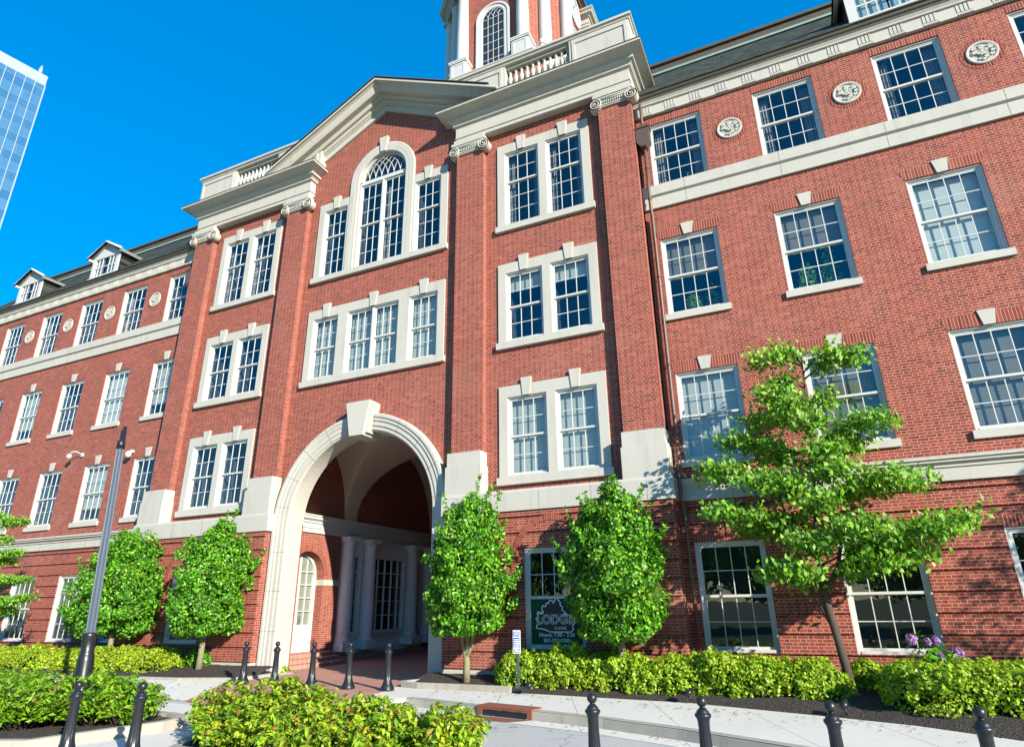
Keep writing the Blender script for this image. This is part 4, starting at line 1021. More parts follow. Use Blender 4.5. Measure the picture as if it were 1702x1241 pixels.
# ================================================================ GROUND
def poly_obj(name, pts, mat, kind='structure', z=None):
    mb = MB(); mb.add([(p[0], p[1], p[2] if len(p) > 2 else z) for p in pts], [tuple(range(len(pts)))]); o = mb.build(name, mat); tag(o, kind=kind); return o
ZR, ZS = -.45, -.30
poly_obj('ground', [(-3000, -3000), (3000, -3000), (3000, 3000), (-3000, 3000)], 'ground', z=-.50)
poly_obj('road', [(-60, -13.2), (60, -13.2), (60, -2.2), (-60, -2.2)], 'asphalt', z=ZR)  # stops short so the unseen lawn darkens the lower window reflections
KERB = [(3.9, -3.05), (4.35, -3.12), (5.75, -3.48), (7.0, -3.72), (8.3, -4.03), (9.7, -4.55), (10.65, -5.0), (11.7, -5.5), (13.2, -5.9), (26, -6.6)]
# right hand pavement: sheet + kerb face
mb = MB()
back = [(26, .2), (2.65, .2), (2.65, -1.6), (2.9, -2.6)]
mb.add([(x, y, ZS) for x, y in KERB + back], [tuple(range(len(KERB) + len(back)))])
part_ = mb.build('pavement', 'concrete'); tag(part_, kind='structure')
mb = MB()
sweep(mb, KERB, [(.14, ZS + .004), (.02, ZS + .004), (.0, ZS - .02), (-.025, ZR)], PLAN, caps=False)
tag(mb.build('kerb', 'kerb'), kind='structure')
mb = MB(); sweep(mb, KERB, [(-.02, ZR + .004), (-.42, ZR + .004)], PLAN, caps=False); tag(mb.build('gutter', 'concrete'), kind='structure')
# dropped apron on the left and in front of the portal
mb = MB(); mb.add([(-60, -2.4, ZS), (-1.95, -2.35, ZS), (-1.15, -4.05, ZR + .012), (-60, -4.2, ZR + .012)], [(0, 1, 2, 3)]); mb.add([(-60, -2.4, ZS), (-1.95, -2.35, ZS), (-2.0, .3, ZS), (-60, .3, ZS)], [(0, 1, 2, 3)])
mb.add([(3.9, -3.05, ZS), (2.9, -2.6, ZS), (2.55, -3.75, ZR + .012), (3.75, -3.55, ZR + .012)], [(0, 1, 2, 3)]); mb.add([(3.9, -3.05, ZS), (3.75, -3.55, ZR + .012), (3.9, -3.05, ZR - .01), (3.75, -3.55, ZR - .01)], [(0, 1, 3, 2)])
tag(mb.build('pavement', 'concrete'), kind='structure')
mb = MB()
mb.add([(-1.95, -2.35, ZS), (2.65, -1.6, ZS), (2.9, -2.6, ZS), (2.55, -3.75, ZR + .014), (-.4, -4.3, ZR + .014), (-1.15, -4.05, ZR + .014)], [(0, 1, 2), (0, 2, 3, 4, 5)])
mb.add([(-1.95, -2.35, ZS), (2.65, -1.6, ZS), (2.65, .2, ZS), (2.62, .45, ZS), (3.8, .46, ZS), (3.8, 12.95, ZS), (-4.15, 12.95, ZS), (-4.15, .46, ZS), (-2.62, .45, ZS), (-2.0, .2, ZS)], [tuple(range(10))])
tag(mb.build('brick_paving', 'pavers'), kind='structure')
mb = MB(); mb.add([(1.8, -6.3, ZR + .004), (2.6, -4.6, ZR + .004), (-1.0, -4.35, ZR + .004), (-40, -4.5, ZR + .004), (-40, -5.9, ZR + .004), (1.0, -5.9, ZR + .004)], [tuple(range(6))])
mb.add([(1.7, -6.6, ZR + .004), (2.2, -6.6, ZR + .004), (4.2, -9.5, ZR + .004), (2.5, -10.5, ZR + .004), (.2, -9.8, ZR + .004)], [tuple(range(5))])
tag(mb.build('walkway', 'concrete'), kind='structure')
# mulch beds
def bed(front, zf, zb, yb=-.35, name='mulch_bed'):
    mb = MB(); n = len(front); rows = 6; vs = []; rng = random.Random(len(front))
    for i, (x, y) in enumerate(front):
        for j in range(rows + 1):
            t = j / rows; zz = zf + (zb - zf) * math.sin(t * math.pi / 2) + (rng.uniform(-.012, .012) if 0 < j else 0)
            vs.append((x, y + (yb - y) * t, zz))
    mb.add(vs, [(i * (rows + 1) + j, (i + 1) * (rows + 1) + j, (i + 1) * (rows + 1) + j + 1, i * (rows + 1) + j + 1) for i in range(n - 1) for j in range(rows)], 0, True)
    tag(mb.build(name, 'mulch'), kind='stuff')
def dense(pts, k=6): return [(a[0] + (b[0] - a[0]) * i / k, a[1] + (b[1] - a[1]) * i / k) for a, b in zip(pts, pts[1:]) for i in range(k)] + [pts[-1]]
bed(dense([(2.85, -1.55), (3.3, -1.68), (4.5, -1.66), (6.2, -1.72), (9.3, -1.95), (11.7, -2.75), (12.75, -3.15), (13.85, -3.9), (22, -5)]), -.294, -.10)
bed(dense([(-25, -4.0), (-8.7, -3.0), (-4.9, -2.30), (-3.7, -2.2), (-2.3, -1.75), (-2.15, -1.2)]), -.292, -.08)
mb = MB()
sweep(mb, [(3.16, -.45), (2.72, -1.45), (2.80, -1.62), (3.3, -1.74), (4.4, -1.72), (5.6, -1.76)], [(.0, -.32), (.0, -.19), (.02, -.175), (.10, -.18), (.12, -.30)][::1], PLAN); tag(mb.build('kerb', 'kerb'), kind='structure')
mb = MB()
sweep(mb, [(-9, -3.08), (-4.9, -2.36), (-3.7, -2.26), (-2.25, -1.80), (-2.05, -1.2), (-2.1, -.4)], [(.12, -.32), (.12, -.235), (.0, -.232), (.0, -.32)], PLAN); tag(mb.build('kerb', 'kerb'), kind='structure')
# left planter island with its kerb, and the island of the foreground planting
def island(outer, h, name):
    mb = MB(); n = len(outer)
    mb.add([(x, y, h - .06) for x, y in outer], [tuple(range(n))], 0); tag(mb.build(name, 'mulch'), kind='stuff')
    mb = MB(); pth = outer + [outer[0], outer[1]]
    sweep(mb, pth, [(-.02, ZR), (0, h - .02), (.02, h), (.15, h), (.16, h - .1)], PLAN, caps=False); tag(mb.build('kerb', 'kerb'), kind='structure')
island([(-30, -5.95), (-30, -9.4), (-4, -9.4), (.1, -8.95), (1.15, -8.55), (1.62, -6.75), (1.6, -6.35), (1.35, -6.05), (.9, -5.95)], -.30, 'mulch_bed')
island([(2.95, -6.35), (2.75, -7.0), (3.2, -7.9), (7.6, -7.95), (8.1, -7.2), (7.9, -6.6), (7.3, -6.3)], -.36, 'mulch_bed')

# ================================================================ STREET FURNITURE
BOL = [(.155, 0), (.155, .035), (.145, .05), (.14, .075), (.125, .10), (.105, .14), (.088, .20), (.078, .26), (.074, .30), (.071, .34), (.060, .655), (.062, .66), (.062, .70), (.070, .735), (.085, .755), (.089, .77), (.085, .785), (.066, .795), (.066, .81), (.050, .825), (.030, .845)]
def bollard(x, y, z, label, group, first=[None]):
    if first[0] is None:
        t = empty('bollard', (x, y, z), label, 'bollard', group)
        mb = MB(); mb.lathe(BOL, (0, 0, 0), 64, flutes=16, fdepth=.008, frange=(.22, .6)); mb.build('post', 'metal_black', t)
        mb = MB(); mb.lathe([(.03, .838), (.026, .85), (.03, .858)] + [(.058 * math.sin(a), .905 - .058 * math.cos(a)) for a in [R(25 + 155 * i / 12) for i in range(13)]], (0, 0, 0), 20); mb.build('ball_finial', 'metal_black', t)
        first[0] = t; return t
    t = first[0].copy(); C.objects.link(t); t.location = (x, y, z); t['label'] = label; t['group'] = group
    for ch in first[0].children: c = ch.copy(); C.objects.link(c); c.parent = t
    return t
gp = 'black bollards across the portal paving'
for (x, y), l in zip([(-1.40, -2.27), (-.50, -2.15), (.71, -2.22), (1.78, -2.22), (2.84, -2.21)],
                     ['black fluted bollard leftmost of the five before the portal, beside the mulch bed', 'second black bollard from the left before the portal, in front of the white arch leg',
                      'middle black bollard of the five before the portal, by the brick steps', 'second black bollard from the right before the portal columns', 'rightmost black bollard of the five before the portal, nearest the kerbed bed']):
    bollard(x, y, ZS, l, gp)
gp = 'black bollards along the near road edge'
for (x, y), l in zip([(9.16, -7.12), (10.38, -6.99), (11.665, -6.95), (12.954, -6.90)],
                     ['near black ball-topped bollard to the right of the storm drain, leftmost of four', 'near black bollard on the road edge, second from left of four', 'near black bollard in front of the gap between the hedges, below the dogwood', 'near black bollard at the far right of the road edge']):
    bollard(x, y, .45 - .963, l, gp)
gp = 'black bollards beside the left planter'
bollard(3.12, -8.35, .50 - .963, 'near black bollard at the end of the left planter kerb', gp)
bollard(2.03, -8.53, .50 - .963, 'near black bollard in front of the base of the lamp post', gp)

# lamp post: fluted grey shaft, black cast base, no lantern, dark cap
lp = empty('lamp_post', (-.21, -7.0, -.36), 'tall grey fluted post with black cast base rising from the left planter', 'lamp post')
tilt = Vector((-.36, 0, 5.05)).normalized()
mb = MB(); mb.lathe([(.078, 1.40), (.073, 3.0), (.064, 4.86)], (0, 0, 0), 72, flutes=18, fdepth=.010, frange=(1.38, 4.9), smooth=False); sh_ = mb.build('shaft', 'alum', lp)
mb = MB(); mb.lathe([(.18, 0), (.18, .08), (.16, .14), (.135, .2), (.135, .95), (.13, 1.0), (.12, 1.04), (.125, 1.06), (.108, 1.09), (.104, 1.32), (.116, 1.34), (.116, 1.39), (.108, 1.41), (.08, 1.42)], (0, 0, 0), 40); mb.build('base', 'metal_black', lp)
mb = MB(); mb.lathe([(.075, 4.84), (.075, 5.0), (.04, 5.03), (.04, 5.22), (.018, 5.24)], (0, 0, 0), 16); mb.box(.03, .075, -.03, .03, 4.98, 5.3); mb.build('cap', 'metal_black', lp)
lp.rotation_euler = (0, math.atan2(tilt.x, tilt.z), 0)

# parking sign
ps = empty('parking_sign', (5.80, -1.76, -.26), 'narrow blue and white sign on a thin grey post in front of the hedge', 'sign')
mb = MB(); mb.box(-.022, .022, -.012, .012, 0, 1.14); mb.build('post', 'alum', ps)
mb = MB(); mb.box(-.10, .07, -.022, -.014, .72, 1.17); pn = mb.build('panel', 'letter', ps)
mb = MB()
for a, b in ((1.05, 1.15), (.83, 1.03), (.735, .81)): mb.box(-.088, .058, -.025, -.0225, a, b)
mb.build('panel_field', 'sign_blue', pn)
mb = MB(); rng = random.Random(3)
for z in (1.12, 1.085, .99, .955, .92, .885, .85, .79, .76):
    x = -.065
    while x < .035: w = rng.uniform(.012, .03); mb.box(x, x + w, -.0275, -.0255, z - .010, z + .010); x += w + .008
mb.build('lettering', 'letter', pn)
tag(ps, group=None)
st = MB(); st.tube([(5.48, -1.66, -.25), (5.48, -1.66, .10)], .012, 6); st.lathe([(.022, 0), (.022, .08)], (5.48, -1.66, .06), 8)
tag(st.build('garden_stake', 'metal_black'), 'thin black stake at the hedge foot left of the sign', 'stake')
# storm drain inlet in the kerb
dr0, dr1 = Vector((5.78, -3.485)), Vector((6.95, -3.71)); ang = math.atan2(dr1.y - dr0.y, dr1.x - dr0.x); L = (dr1 - dr0).length
sd = empty('storm_drain', (dr0.x, dr0.y, ZR), 'rusty cast iron storm drain inlet set in the kerb', 'drain'); sd.rotation_euler.z = ang
mb = MB(); mb.box(0, L, -.045, .30, .135, .17); mb.box(0, .10, -.045, .28, .0, .134); mb.box(L - .10, L, -.045, .28, .0, .134); mb.box(.10, L - .10, -.04, .0, .105, .134)
for i in range(3): mb.box(.28 + i * .3, .42 + i * .3, -.05, -.0405, .112, .128)
mb.build('frame', 'rust', sd)
mb = MB(); mb.box(.10, L - .10, -.0305, .26, .006, .104); mb.build('opening', 'letter_dark', sd)  # solid near-black box, the shade inside the inlet put into colour
mb = MB(); mb.add([(-.25, -.10, .0085), (0.05, -.44, .0085), (L - .25, -.40, .0085), (L - .02, -.06, .0085)], [(0, 1, 2, 3)]); mb.build('apron', 'rust', sd)
# ground spotlights
for (x, y, l) in ((6.15, -1.93, 'small black ground spotlight at the hedge foot left of the near bollards'), (9.35, -2.05, 'small black ground spotlight under the hedge right of the leftmost near bollard'), (11.85, -2.75, 'small black ground spotlight in the mulch gap between the hedges')):
    t = empty('ground_spotlight', (x, y, -.27), l, 'spotlight', 'ground spotlights along the bed')
    mb = MB(); mb.tube([(0, 0, 0), (0, 0, .12)], .015, 8); mb.build('stem', 'metal_black', t)
    mb = MB(); mb.tube([(-.03, -.10, .14), (0, -.02, .16), (.03, .08, .20)], [.055, .055, .03], 14); mb.build('lamp_head', 'metal_black', t)
# security cameras
for (x, z, l, k) in ((-14.35, 7.26, 'white dome security camera with arm on the left wing wall', 1), (-11.0, 7.03, 'small white dome security camera behind the lamp post', 0)):
    t = empty('security_camera', (x, WY, z), l, 'camera', 'security cameras on the left wing')
    if k:
        mb = MB(); mb.box(.20, .42, -.06, 0, -.05, .12); mb.build('wall_plate', 'white', t)
        mb = MB(); mb.tube([(.31, -.05, .05), (.22, -.28, .16), (0, -.36, .15), (-.12, -.36, .05)], .028, 8); mb.build('arm', 'white', t)
        mb = MB(); mb.lathe([(.02, .10), (.10, .06), (.12, 0), (.11, -.08), (.05, -.15), (.01, -.16)], (-.14, -.36, -.03), 16); mb.build('dome', 'white', t); t.scale = (.8,) * 3
    else:
        mb = MB(); mb.box(-.06, .06, -.12, 0, .0, .10); mb.build('wall_plate', 'white', t)
        mb = MB(); mb.lathe([(.02, .12), (.10, .08), (.115, 0), (.10, -.08), (.04, -.14)], (0, -.18, -.08), 16); mb.build('dome', 'white', t)

# ================================================================ PLANTS
def shell_points(n, seed, rx, ry, rzu, rzd, inner=.62, amp=.16, pw=1.0, k=14):
    rng = np.random.default_rng(seed); d = rng.normal(0, 1, (n, 3)); d /= np.linalg.norm(d, axis=1)[:, None]
    f = lump(d, seed + 5, k, amp)[:, None] * (inner + (1 - inner) * rng.random((n, 1)) ** .55)
    e = np.sign(d) * np.abs(d) ** pw if pw != 1 else d
    p = e * f; p[:, 0] *= rx; p[:, 1] *= ry; p[:, 2] *= np.where(p[:, 2] > 0, rzu, rzd)
    return p, d
def core_mesh(name, rx, ry, rzu, rzd, seed, parent, loc, s=.66, mat='core', amp=.16, k=14):
    mb = MB(); nu, nv = 22, 12; vs = []
    for j in range(nv + 1):
        for i in range(nu):
            th = math.pi * j / nv; ph = 2 * math.pi * i / nu; vs.append((math.sin(th) * math.cos(ph), math.sin(th) * math.sin(ph), math.cos(th)))
    dv = np.array(vs); f = lump(dv, seed + 5, k, amp)[:, None] * s; p = dv * f; p[:, 0] *= rx; p[:, 1] *= ry; p[:, 2] *= np.where(p[:, 2] > 0, rzu, rzd)
    mb.add([tuple(q) for q in p], [(j * nu + i, j * nu + (i + 1) % nu, (j + 1) * nu + (i + 1) % nu, (j + 1) * nu + i) for j in range(nv) for i in range(nu)], 0, True)
    return mb.build(name, mat, parent, loc)
def holly(x, y, z0, zl, zt, r, seed, label, fork=False, low=1.0, n=24000, group='clipped holly trees against the wall', cat='tree'):
    t = empty('holly_tree', (x, y, z0), label, cat, group)
    H = zt - zl; zc = zl + H * .40 - z0
    rng = random.Random(seed); mb = MB()
    if fork:
        mb.tube([(0, 0, -.05), (.01, 0, .35), (.0, 0, .5)], [.09, .075, .07], 10)
        for a in (-.16, .02, .18): mb.tube([(0, 0, .42), (a * .7, .03, .75), (a * 1.6, .05, zl - z0 + .9)], [.055, .045, .03], 8)
    else: mb.tube([(0, 0, -.05), (.015, 0, .4), (0, .01, zl - z0 + 1.2)], [.095, .08, .05], 10)
    mb.build('trunk', 'bark_moss', t)
    rg = np.random.default_rng(seed + 9)
    PT = np.array([0, .06, .16, .32, .5, .66, .8, .92, 1.0]); PR = np.array([.70, .92, 1.0, 1.0, .94, .82, .64, .41, .16])
    PR = PR * np.interp(PT, [0, .35], [low, 1.0])
    zl_, nc = zl - z0, 150
    t_ = rg.random(nc * 3); t_ = t_[rg.random(nc * 3) < np.interp(t_, PT, PR)][:nc]; a_ = rg.uniform(0, 6.283, len(t_))
    R_ = np.interp(t_, PT, PR) * r * (1 + .13 * np.sin(3 * a_ + seed + 2 * t_) + .11 * np.sin(5 * a_ + 9 * t_ + seed)) * rg.uniform(.72, 1.10, len(t_))
    cs = np.stack([R_ * np.cos(a_), R_ * np.sin(a_) * .94, zl_ + H * t_ * .97], 1)
    no = np.stack([np.cos(a_), np.sin(a_), -.35 + 1.5 * t_ ** 2], 1); no /= np.linalg.norm(no, axis=1)[:, None]
    bot = rg.uniform(-1, 1, (30, 2)) * r * .6; cs = np.vstack([cs, np.column_stack([bot, np.full(30, zl_ + .05)])]); no = np.vstack([no, np.tile([0, 0, -1.0], (30, 1))])
    P_, N_ = [], []
    for c_, n_ in zip(cs, no):
        k_ = int(n / len(cs) * rg.uniform(.7, 1.3)); q = rg.normal(0, 1, (k_, 3)); q /= np.linalg.norm(q, axis=1)[:, None]
        q[(q @ n_) < -.35] *= -1; rad = rg.uniform(.17, .33) * (r / 1.2)
        P_.append(c_ - n_ * rad * .5 + q * rad * rg.uniform(.55, 1.05, (k_, 1)) * np.array([1, 1, .9])); N_.append(q * .9 + np.array([0, 0, .35]))
    m2 = n // 3; t2 = rg.random(m2); a2 = rg.uniform(0, 6.283, m2); r2_ = np.interp(t2, PT, PR) * r * rg.uniform(.45, .92, m2)
    P_.append(np.stack([r2_ * np.cos(a2), r2_ * np.sin(a2), zl_ + .1 + H * .88 * t2], 1)); N_.append(np.stack([np.cos(a2), np.sin(a2), np.full(m2, .4)], 1))
    for i in range(46):                                     # loose sprigs breaking the outline
        j = rg.integers(0, len(t_)); dirn = no[j] * .5 + np.array([0, 0, .9]); L_ = rg.uniform(.15, .38) * (.9 if t_[j] > .85 else 1)
        P_.append(cs[j] + dirn * rg.uniform(.1, L_ + .1, (34, 1)) + rg.normal(0, .03, (34, 3))); N_.append(rg.normal(0, 1, (34, 3)))
    me = leaf_mesh('crown', np.vstack(P_), np.vstack(N_), .098, .058, seed, 0.1, .8, ('leaf_holly',)); link('crown', me, t)
    mb = MB(); mb.lathe([(max(.02, .34 * r * pr), zl_ + .3 + H * .66 * pt) for pt, pr in zip(PT, PR)], (0, 0, 0), 16); mb.build('dark_core', 'core', t)
    return t
holly(4.26, -1.2, -.15, .84, 4.10, .98, 11, 'holly tree just right of the portal arch with a forked pale trunk', True)
holly(7.90, -1.25, -.15, .75, 4.02, 1.08, 23, 'holly tree in front of the green cafe window', low=.62)
holly(-4.22, -1.2, -.15, .78, 4.05, 1.04, 37, 'holly tree just left of the portal arch with single straight trunk')
holly(-8.15, -1.2, -.15, .80, 4.0, 1.30, 41, 'holly tree behind the lamp post at the left')
holly(21.6, -2.9, -.15, .9, 6.4, 2.0, 59, 'tall holly tree beyond the right edge shading the wing', n=7000, group='trees outside the view')

def dogwood(x, y, z0, tips, label, seed, scale=1.0, rot=0, base=(12.05, -1.2, -.15)):
    t = empty('dogwood_tree', (x, y, z0), label, 'tree', 'layered dogwood trees'); rng = random.Random(seed); rg = np.random.default_rng(seed)
    mb = MB(); lead = [(0, 0, -.1), (-.10, 0, .9), (-.20, .02, 1.75), (-.16, .0, 2.6), (-.02, 0, 3.8), (.10, 0, 5.2), (.18, 0, 6.4)]
    mb.tube(lead, [.085, .075, .066, .052, .038, .024, .010], 10)
    mb.tube([(-.12, 0, 1.05), (-.40, .05, 1.75), (-.55, .1, 2.7), (-.7, .1, 3.6)], [.045, .036, .026, .012], 8)
    mb.tube([(-.17, 0, 1.65), (.12, -.1, 2.15), (.35, -.1, 2.9)], [.05, .038, .02], 8)
    mb.build('trunk', 'bark', t)
    L_, N_ = [], []; bm_ = MB()
    def leadpt(z):
        for a, b in zip(lead, lead[1:]):
            if a[2] <= z <= b[2]: f = (z - a[2]) / (b[2] - a[2]); return Vector(a).lerp(Vector(b), f)
        return Vector(lead[-1])
    for tx, ty, tz in tips:
        tip = Vector((tx - base[0], ty - base[1], tz - base[2])); hor = math.hypot(tip.x, tip.y)
        st = leadpt(max(1.5, min(6.2, tip.z - .30 * hor)))
        c1 = st.lerp(tip, .5) + Vector((0, 0, .12)); pts = [st, st.lerp(c1, .5) + Vector((0, 0, .05)), c1, c1.lerp(tip, .5) + Vector((0, 0, .05)), tip]
        bm_.tube(pts, [.020, .017, .013, .009, .004], 6)
        length = (tip - st).length; dirv = (tip - st).normalized(); side = dirv.cross(Vector((0, 0, 1))).normalized() if abs(dirv.z) < .95 else Vector((1, 0, 0))
        nt = int(9 + length * 11)
        for i in range(nt):
            f = .22 + .78 * (i + rng.random()) / nt
            b = (st.lerp(c1, f * 2) if f < .5 else c1.lerp(tip, f * 2 - 1)) + Vector((0, 0, .07 * math.sin(f * 3.1)))
            sd = 1 if i % 2 else -1; tl = (.16 + .38 * (1 - abs(f - .6))) * rng.uniform(.5, 1.15) * min(1, .45 + length * .35)
            e = b + side * sd * tl + dirv * tl * .55 + Vector((0, 0, rng.uniform(-.05, .10)))
            bm_.tube([b, b.lerp(e, .6) + Vector((0, 0, .02)), e], [.007, .005, .002], 4)
            m_ = int(18 * tl / .4) + 5; s_ = rg.random((m_, 1))
            q = np.array(b) + (np.array(e) - np.array(b)) * s_ + rg.normal(0, 1, (m_, 3)) * np.array([.11, .11, .095]) + np.array([0, 0, -.04])
            L_.append(q); nn = rg.normal(0, .45, (m_, 3)); nn[:, 2] += .6; nn[:, 1] -= .55; nn[:, 0] += .45; N_.append(nn)
    bm_.build('branches', 'bark', t)
    p = np.vstack(L_); nr = np.vstack(N_); me = leaf_mesh('crown', p, nr, .128, .076, seed, 1.0, .7, ('leaf_dog',)); link('crown', me, t)
    t.scale = (scale,) * 3; t.rotation_euler.z = rot; return t
TIPS = [(10.0, -1.5, 3.94), (10.07, -1.9, 3.09), (10.44, -1.0, 4.58), (11.3, -1.2, 6.24), (11.33, -1.7, 5.33), (11.87, -0.9, 6.45), (12.87, -1.3, 6.12), (13.32, -1.0, 6.12), (13.51, -1.3, 4.69), (13.48, -1.7, 3.51), (13.87, -0.8, 3.52), (14.45, -1.4, 2.75), (14.06, -1.9, 2.55), (13.68, -1.2, 2.17), (13.16, -1.9, 2.05), (10.88, -1.6, 1.88), (11.24, -2.2, 1.96), (10.57, -1.0, 2.8), (11.7, -2.3, 2.4), (12.78, -2.4, 2.63), (12.17, -2.0, 4.63), (13.02, -0.6, 4.36), (11.06, -2.2, 3.54), (11.2, -.6, 4.2), (12.0, -.5, 3.3), (12.5, -1.9, 3.7), (11.7, -1.8, 5.0), (12.6, -.7, 5.3), (11.0, -.5, 5.1), (11.6, -.9, 5.7), (12.0, -2.1, 3.1), (12.4, -2.0, 4.1), (11.1, -.4, 3.0)]
dogwood(12.05, -1.2, -.15, TIPS, 'young dogwood with layered leafy branches in front of the right wing', 101)
dogwood(-13.3, -2.6, -.2, TIPS, 'dogwood tree partly cut off at the left edge of the photo', 202, .72, R(35))

def hedge(name, x0, x1, y0, y1, z0, z1, n, mat, seed, label, cat='hedge', L=.075, W=.045, skew=0.0, amp=.22, group=None):
    rng = np.random.default_rng(seed); W_ = (x1 - x0)
    o = empty(name, ((x0 + x1) / 2, (y0 + y1) / 2, z0), label, cat, group)
    hx, hy, hz = W_ / 2, (y1 - y0) / 2, (z1 - z0)
    nb = int(W_ * 5); bc = rng.uniform(-hx, hx, nb); bp = rng.uniform(-.3, math.pi + .3, nb); ba = rng.uniform(-1, 1, nb)
    def surf(u, ph, f):
        lumpv = np.zeros_like(u)
        for c, p_, a in zip(bc, bp, ba): lumpv += a * np.exp(-((u - c) ** 2 / .07 + (ph - p_) ** 2 / .22))
        s = (1 + amp * np.clip(lumpv, -1.2, 1.2)) * f
        endf = np.clip((hx - np.abs(u)) / .45, 0, 1) ** .45
        cs, sn = np.cos(ph), np.sin(ph)
        y = np.sign(cs) * np.abs(cs) ** .55 * hy * s * (.35 + .65 * endf); z = np.abs(sn) ** .55 * hz * s * (.45 + .55 * endf) * np.sign(sn)
        return np.stack([u, y + skew * u, np.maximum(z, 0.02)], 1)
    nc = int(W_ * 120); u = rng.uniform(-hx, hx, nc); ph = rng.uniform(-.05, math.pi + .05, nc)
    cen = surf(u, ph, rng.uniform(.80, 1.0, nc)); no = np.stack([np.where(np.abs(u) > hx - .3, np.sign(u), 0), np.cos(ph), np.sin(ph) + .1], 1); no /= np.linalg.norm(no, axis=1)[:, None]
    P_, N_ = [], []
    for c_, n_ in zip(cen, no):
        k_ = int(n / nc * rng.uniform(.5, 1.4)); q = rng.normal(0, 1, (k_, 3)); q /= np.linalg.norm(q, axis=1)[:, None] + 1e-9; q[(q @ n_) < -.2] *= -1
        rad = rng.uniform(.07, .16); P_.append(c_ - n_ * rad * .6 + q * rad * rng.uniform(.5, 1.1, (k_, 1))); N_.append(q + np.array([0, 0, .35]))
    m2 = n // 4; u2 = rng.uniform(-hx, hx, m2); p2 = rng.uniform(0, math.pi, m2); P_.append(surf(u2, p2, .62 + .25 * rng.random(m2))); N_.append(np.stack([np.zeros(m2), np.cos(p2), np.sin(p2)], 1))
    p = np.vstack(P_); nr = np.vstack(N_); p[:, 2] = np.maximum(p[:, 2], .02)
    link('foliage', leaf_mesh('foliage', p, nr, L, W, seed, .1, .55, (mat,)), o)
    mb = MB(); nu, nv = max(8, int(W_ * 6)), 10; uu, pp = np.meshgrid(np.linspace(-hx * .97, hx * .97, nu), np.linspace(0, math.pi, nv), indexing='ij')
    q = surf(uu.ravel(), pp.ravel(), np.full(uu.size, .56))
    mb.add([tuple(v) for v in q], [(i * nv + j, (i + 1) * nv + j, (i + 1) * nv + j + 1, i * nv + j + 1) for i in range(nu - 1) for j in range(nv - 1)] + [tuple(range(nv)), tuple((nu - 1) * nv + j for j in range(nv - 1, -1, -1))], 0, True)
    mb.build('dark_core', 'core', o); return o
hedge('hedge', 4.95, 12.0, -1.62, -.62, -.24, .46, 42000, 'leaf_hedge', 5, 'long clipped green hedge under the cafe window and right wing windows', skew=-.055)
hedge('hedge', 12.45, 19.5, -3.0, -1.3, -.24, .50, 38000, 'leaf_hedge', 6, 'clipped green hedge at the right edge below the purple rhododendron', skew=-.12)
hedge('shrub', 11.9, 12.75, -.95, -.35, -.2, .40, 4500, 'leaf_hedge', 7, 'small shrub against the wall behind the dogwood trunk', 'shrub')
hedge('hedge', -14.5, -5.05, -2.25, -1.15, -.26, .40, 46000, 'leaf_yellow', 8, 'long yellow-green hedge at the left below the wing windows', skew=.09)
hedge('shrub', -5.3, -4.5, -.95, -.45, -.15, .35, 3600, 'leaf_holly', 9, 'low hedge behind the trunk of the holly left of the portal, shade put into its leaf colour', 'shrub')  # hedge lying in the holly's shadow, painted darker through its leaf material

def nandina(x, y, z0, r, h, seed, label, group, mat='leaf_nan', n=2600):
    t = empty('nandina_shrub', (x, y, z0), label, 'shrub', group); rg = np.random.default_rng(seed); rng = random.Random(seed)
    mb = MB(); P_, N_ = [], []
    ns = int(44 * r / .6)
    for i in range(ns):
        a = rng.uniform(0, 6.283); rr = r * math.sqrt(rng.random()); hh = h * (1.10 - .45 * (rr / r) ** 2) * rng.uniform(.62, 1.12)
        b = Vector((rr * .35 * math.cos(a), rr * .35 * math.sin(a), 0)); e = Vector((rr * math.cos(a), rr * math.sin(a), hh))
        mb.tube([b, b.lerp(e, .5) + Vector((0, 0, .04)), e], [.010, .007, .003], 4)
        for f in ((.45, .72, 1.0) if hh > .3 * h else (.7, 1.0)):           # whorls of leaflets up each cane
            c_ = np.array(b.lerp(e, f)) ; k = int(n / ns / 2.9 * rng.uniform(.7, 1.3)); ang_ = rg.uniform(0, 6.283, k); rad = rg.uniform(.02, .15, k) * (1.15 if f < 1 else .8)
            q = np.stack([rad * np.cos(ang_), rad * np.sin(ang_), rg.normal(.02, .03, k) - rad * .25], 1)
            P_.append(c_ + q); nn = np.stack([np.cos(ang_) * .5, np.sin(ang_) * .5, np.full(k, 1.0)], 1); N_.append(nn)
    mb.build('stems', 'bark', t)
    p = np.vstack(P_); p[:, 2] = np.maximum(p[:, 2], .03)
    link('foliage', leaf_mesh('foliage', p, np.vstack(N_), 0.108, .046, seed, .45, .45, (mat,)), t)
    return t
g = 'nandina shrubs filling the foreground bed'
for i, (x, y, r, h, l) in enumerate([(3.05, -6.75, .62, .60, 'nandina shrub at the left end of the foreground bed'), (3.75, -6.5, .50, .76, 'reddish tipped nandina shrub tallest in the foreground bed in front of the leftmost portal bollard'), (4.05, -7.3, .70, .55, 'bright yellow-green nandina at the near left of the foreground bed'),
                                     (4.75, -6.75, .62, .62, 'nandina shrub in the middle of the foreground bed below the portal bollards'), (5.25, -7.35, .68, .55, 'bright nandina at the near centre of the foreground bed'), (5.95, -6.9, .62, .58, 'nandina shrub right of centre in the foreground bed'), (6.45, -7.3, .55, .50, 'orange tinted nandina near the right of the foreground bed'), (7.25, -7.1, .48, .56, 'small separate nandina at the right end of the foreground bed')]):
    nandina(x, y, -.42, r, h, 300 + i, l, g, n=3600)
g = 'green nandina shrubs in the left planter'
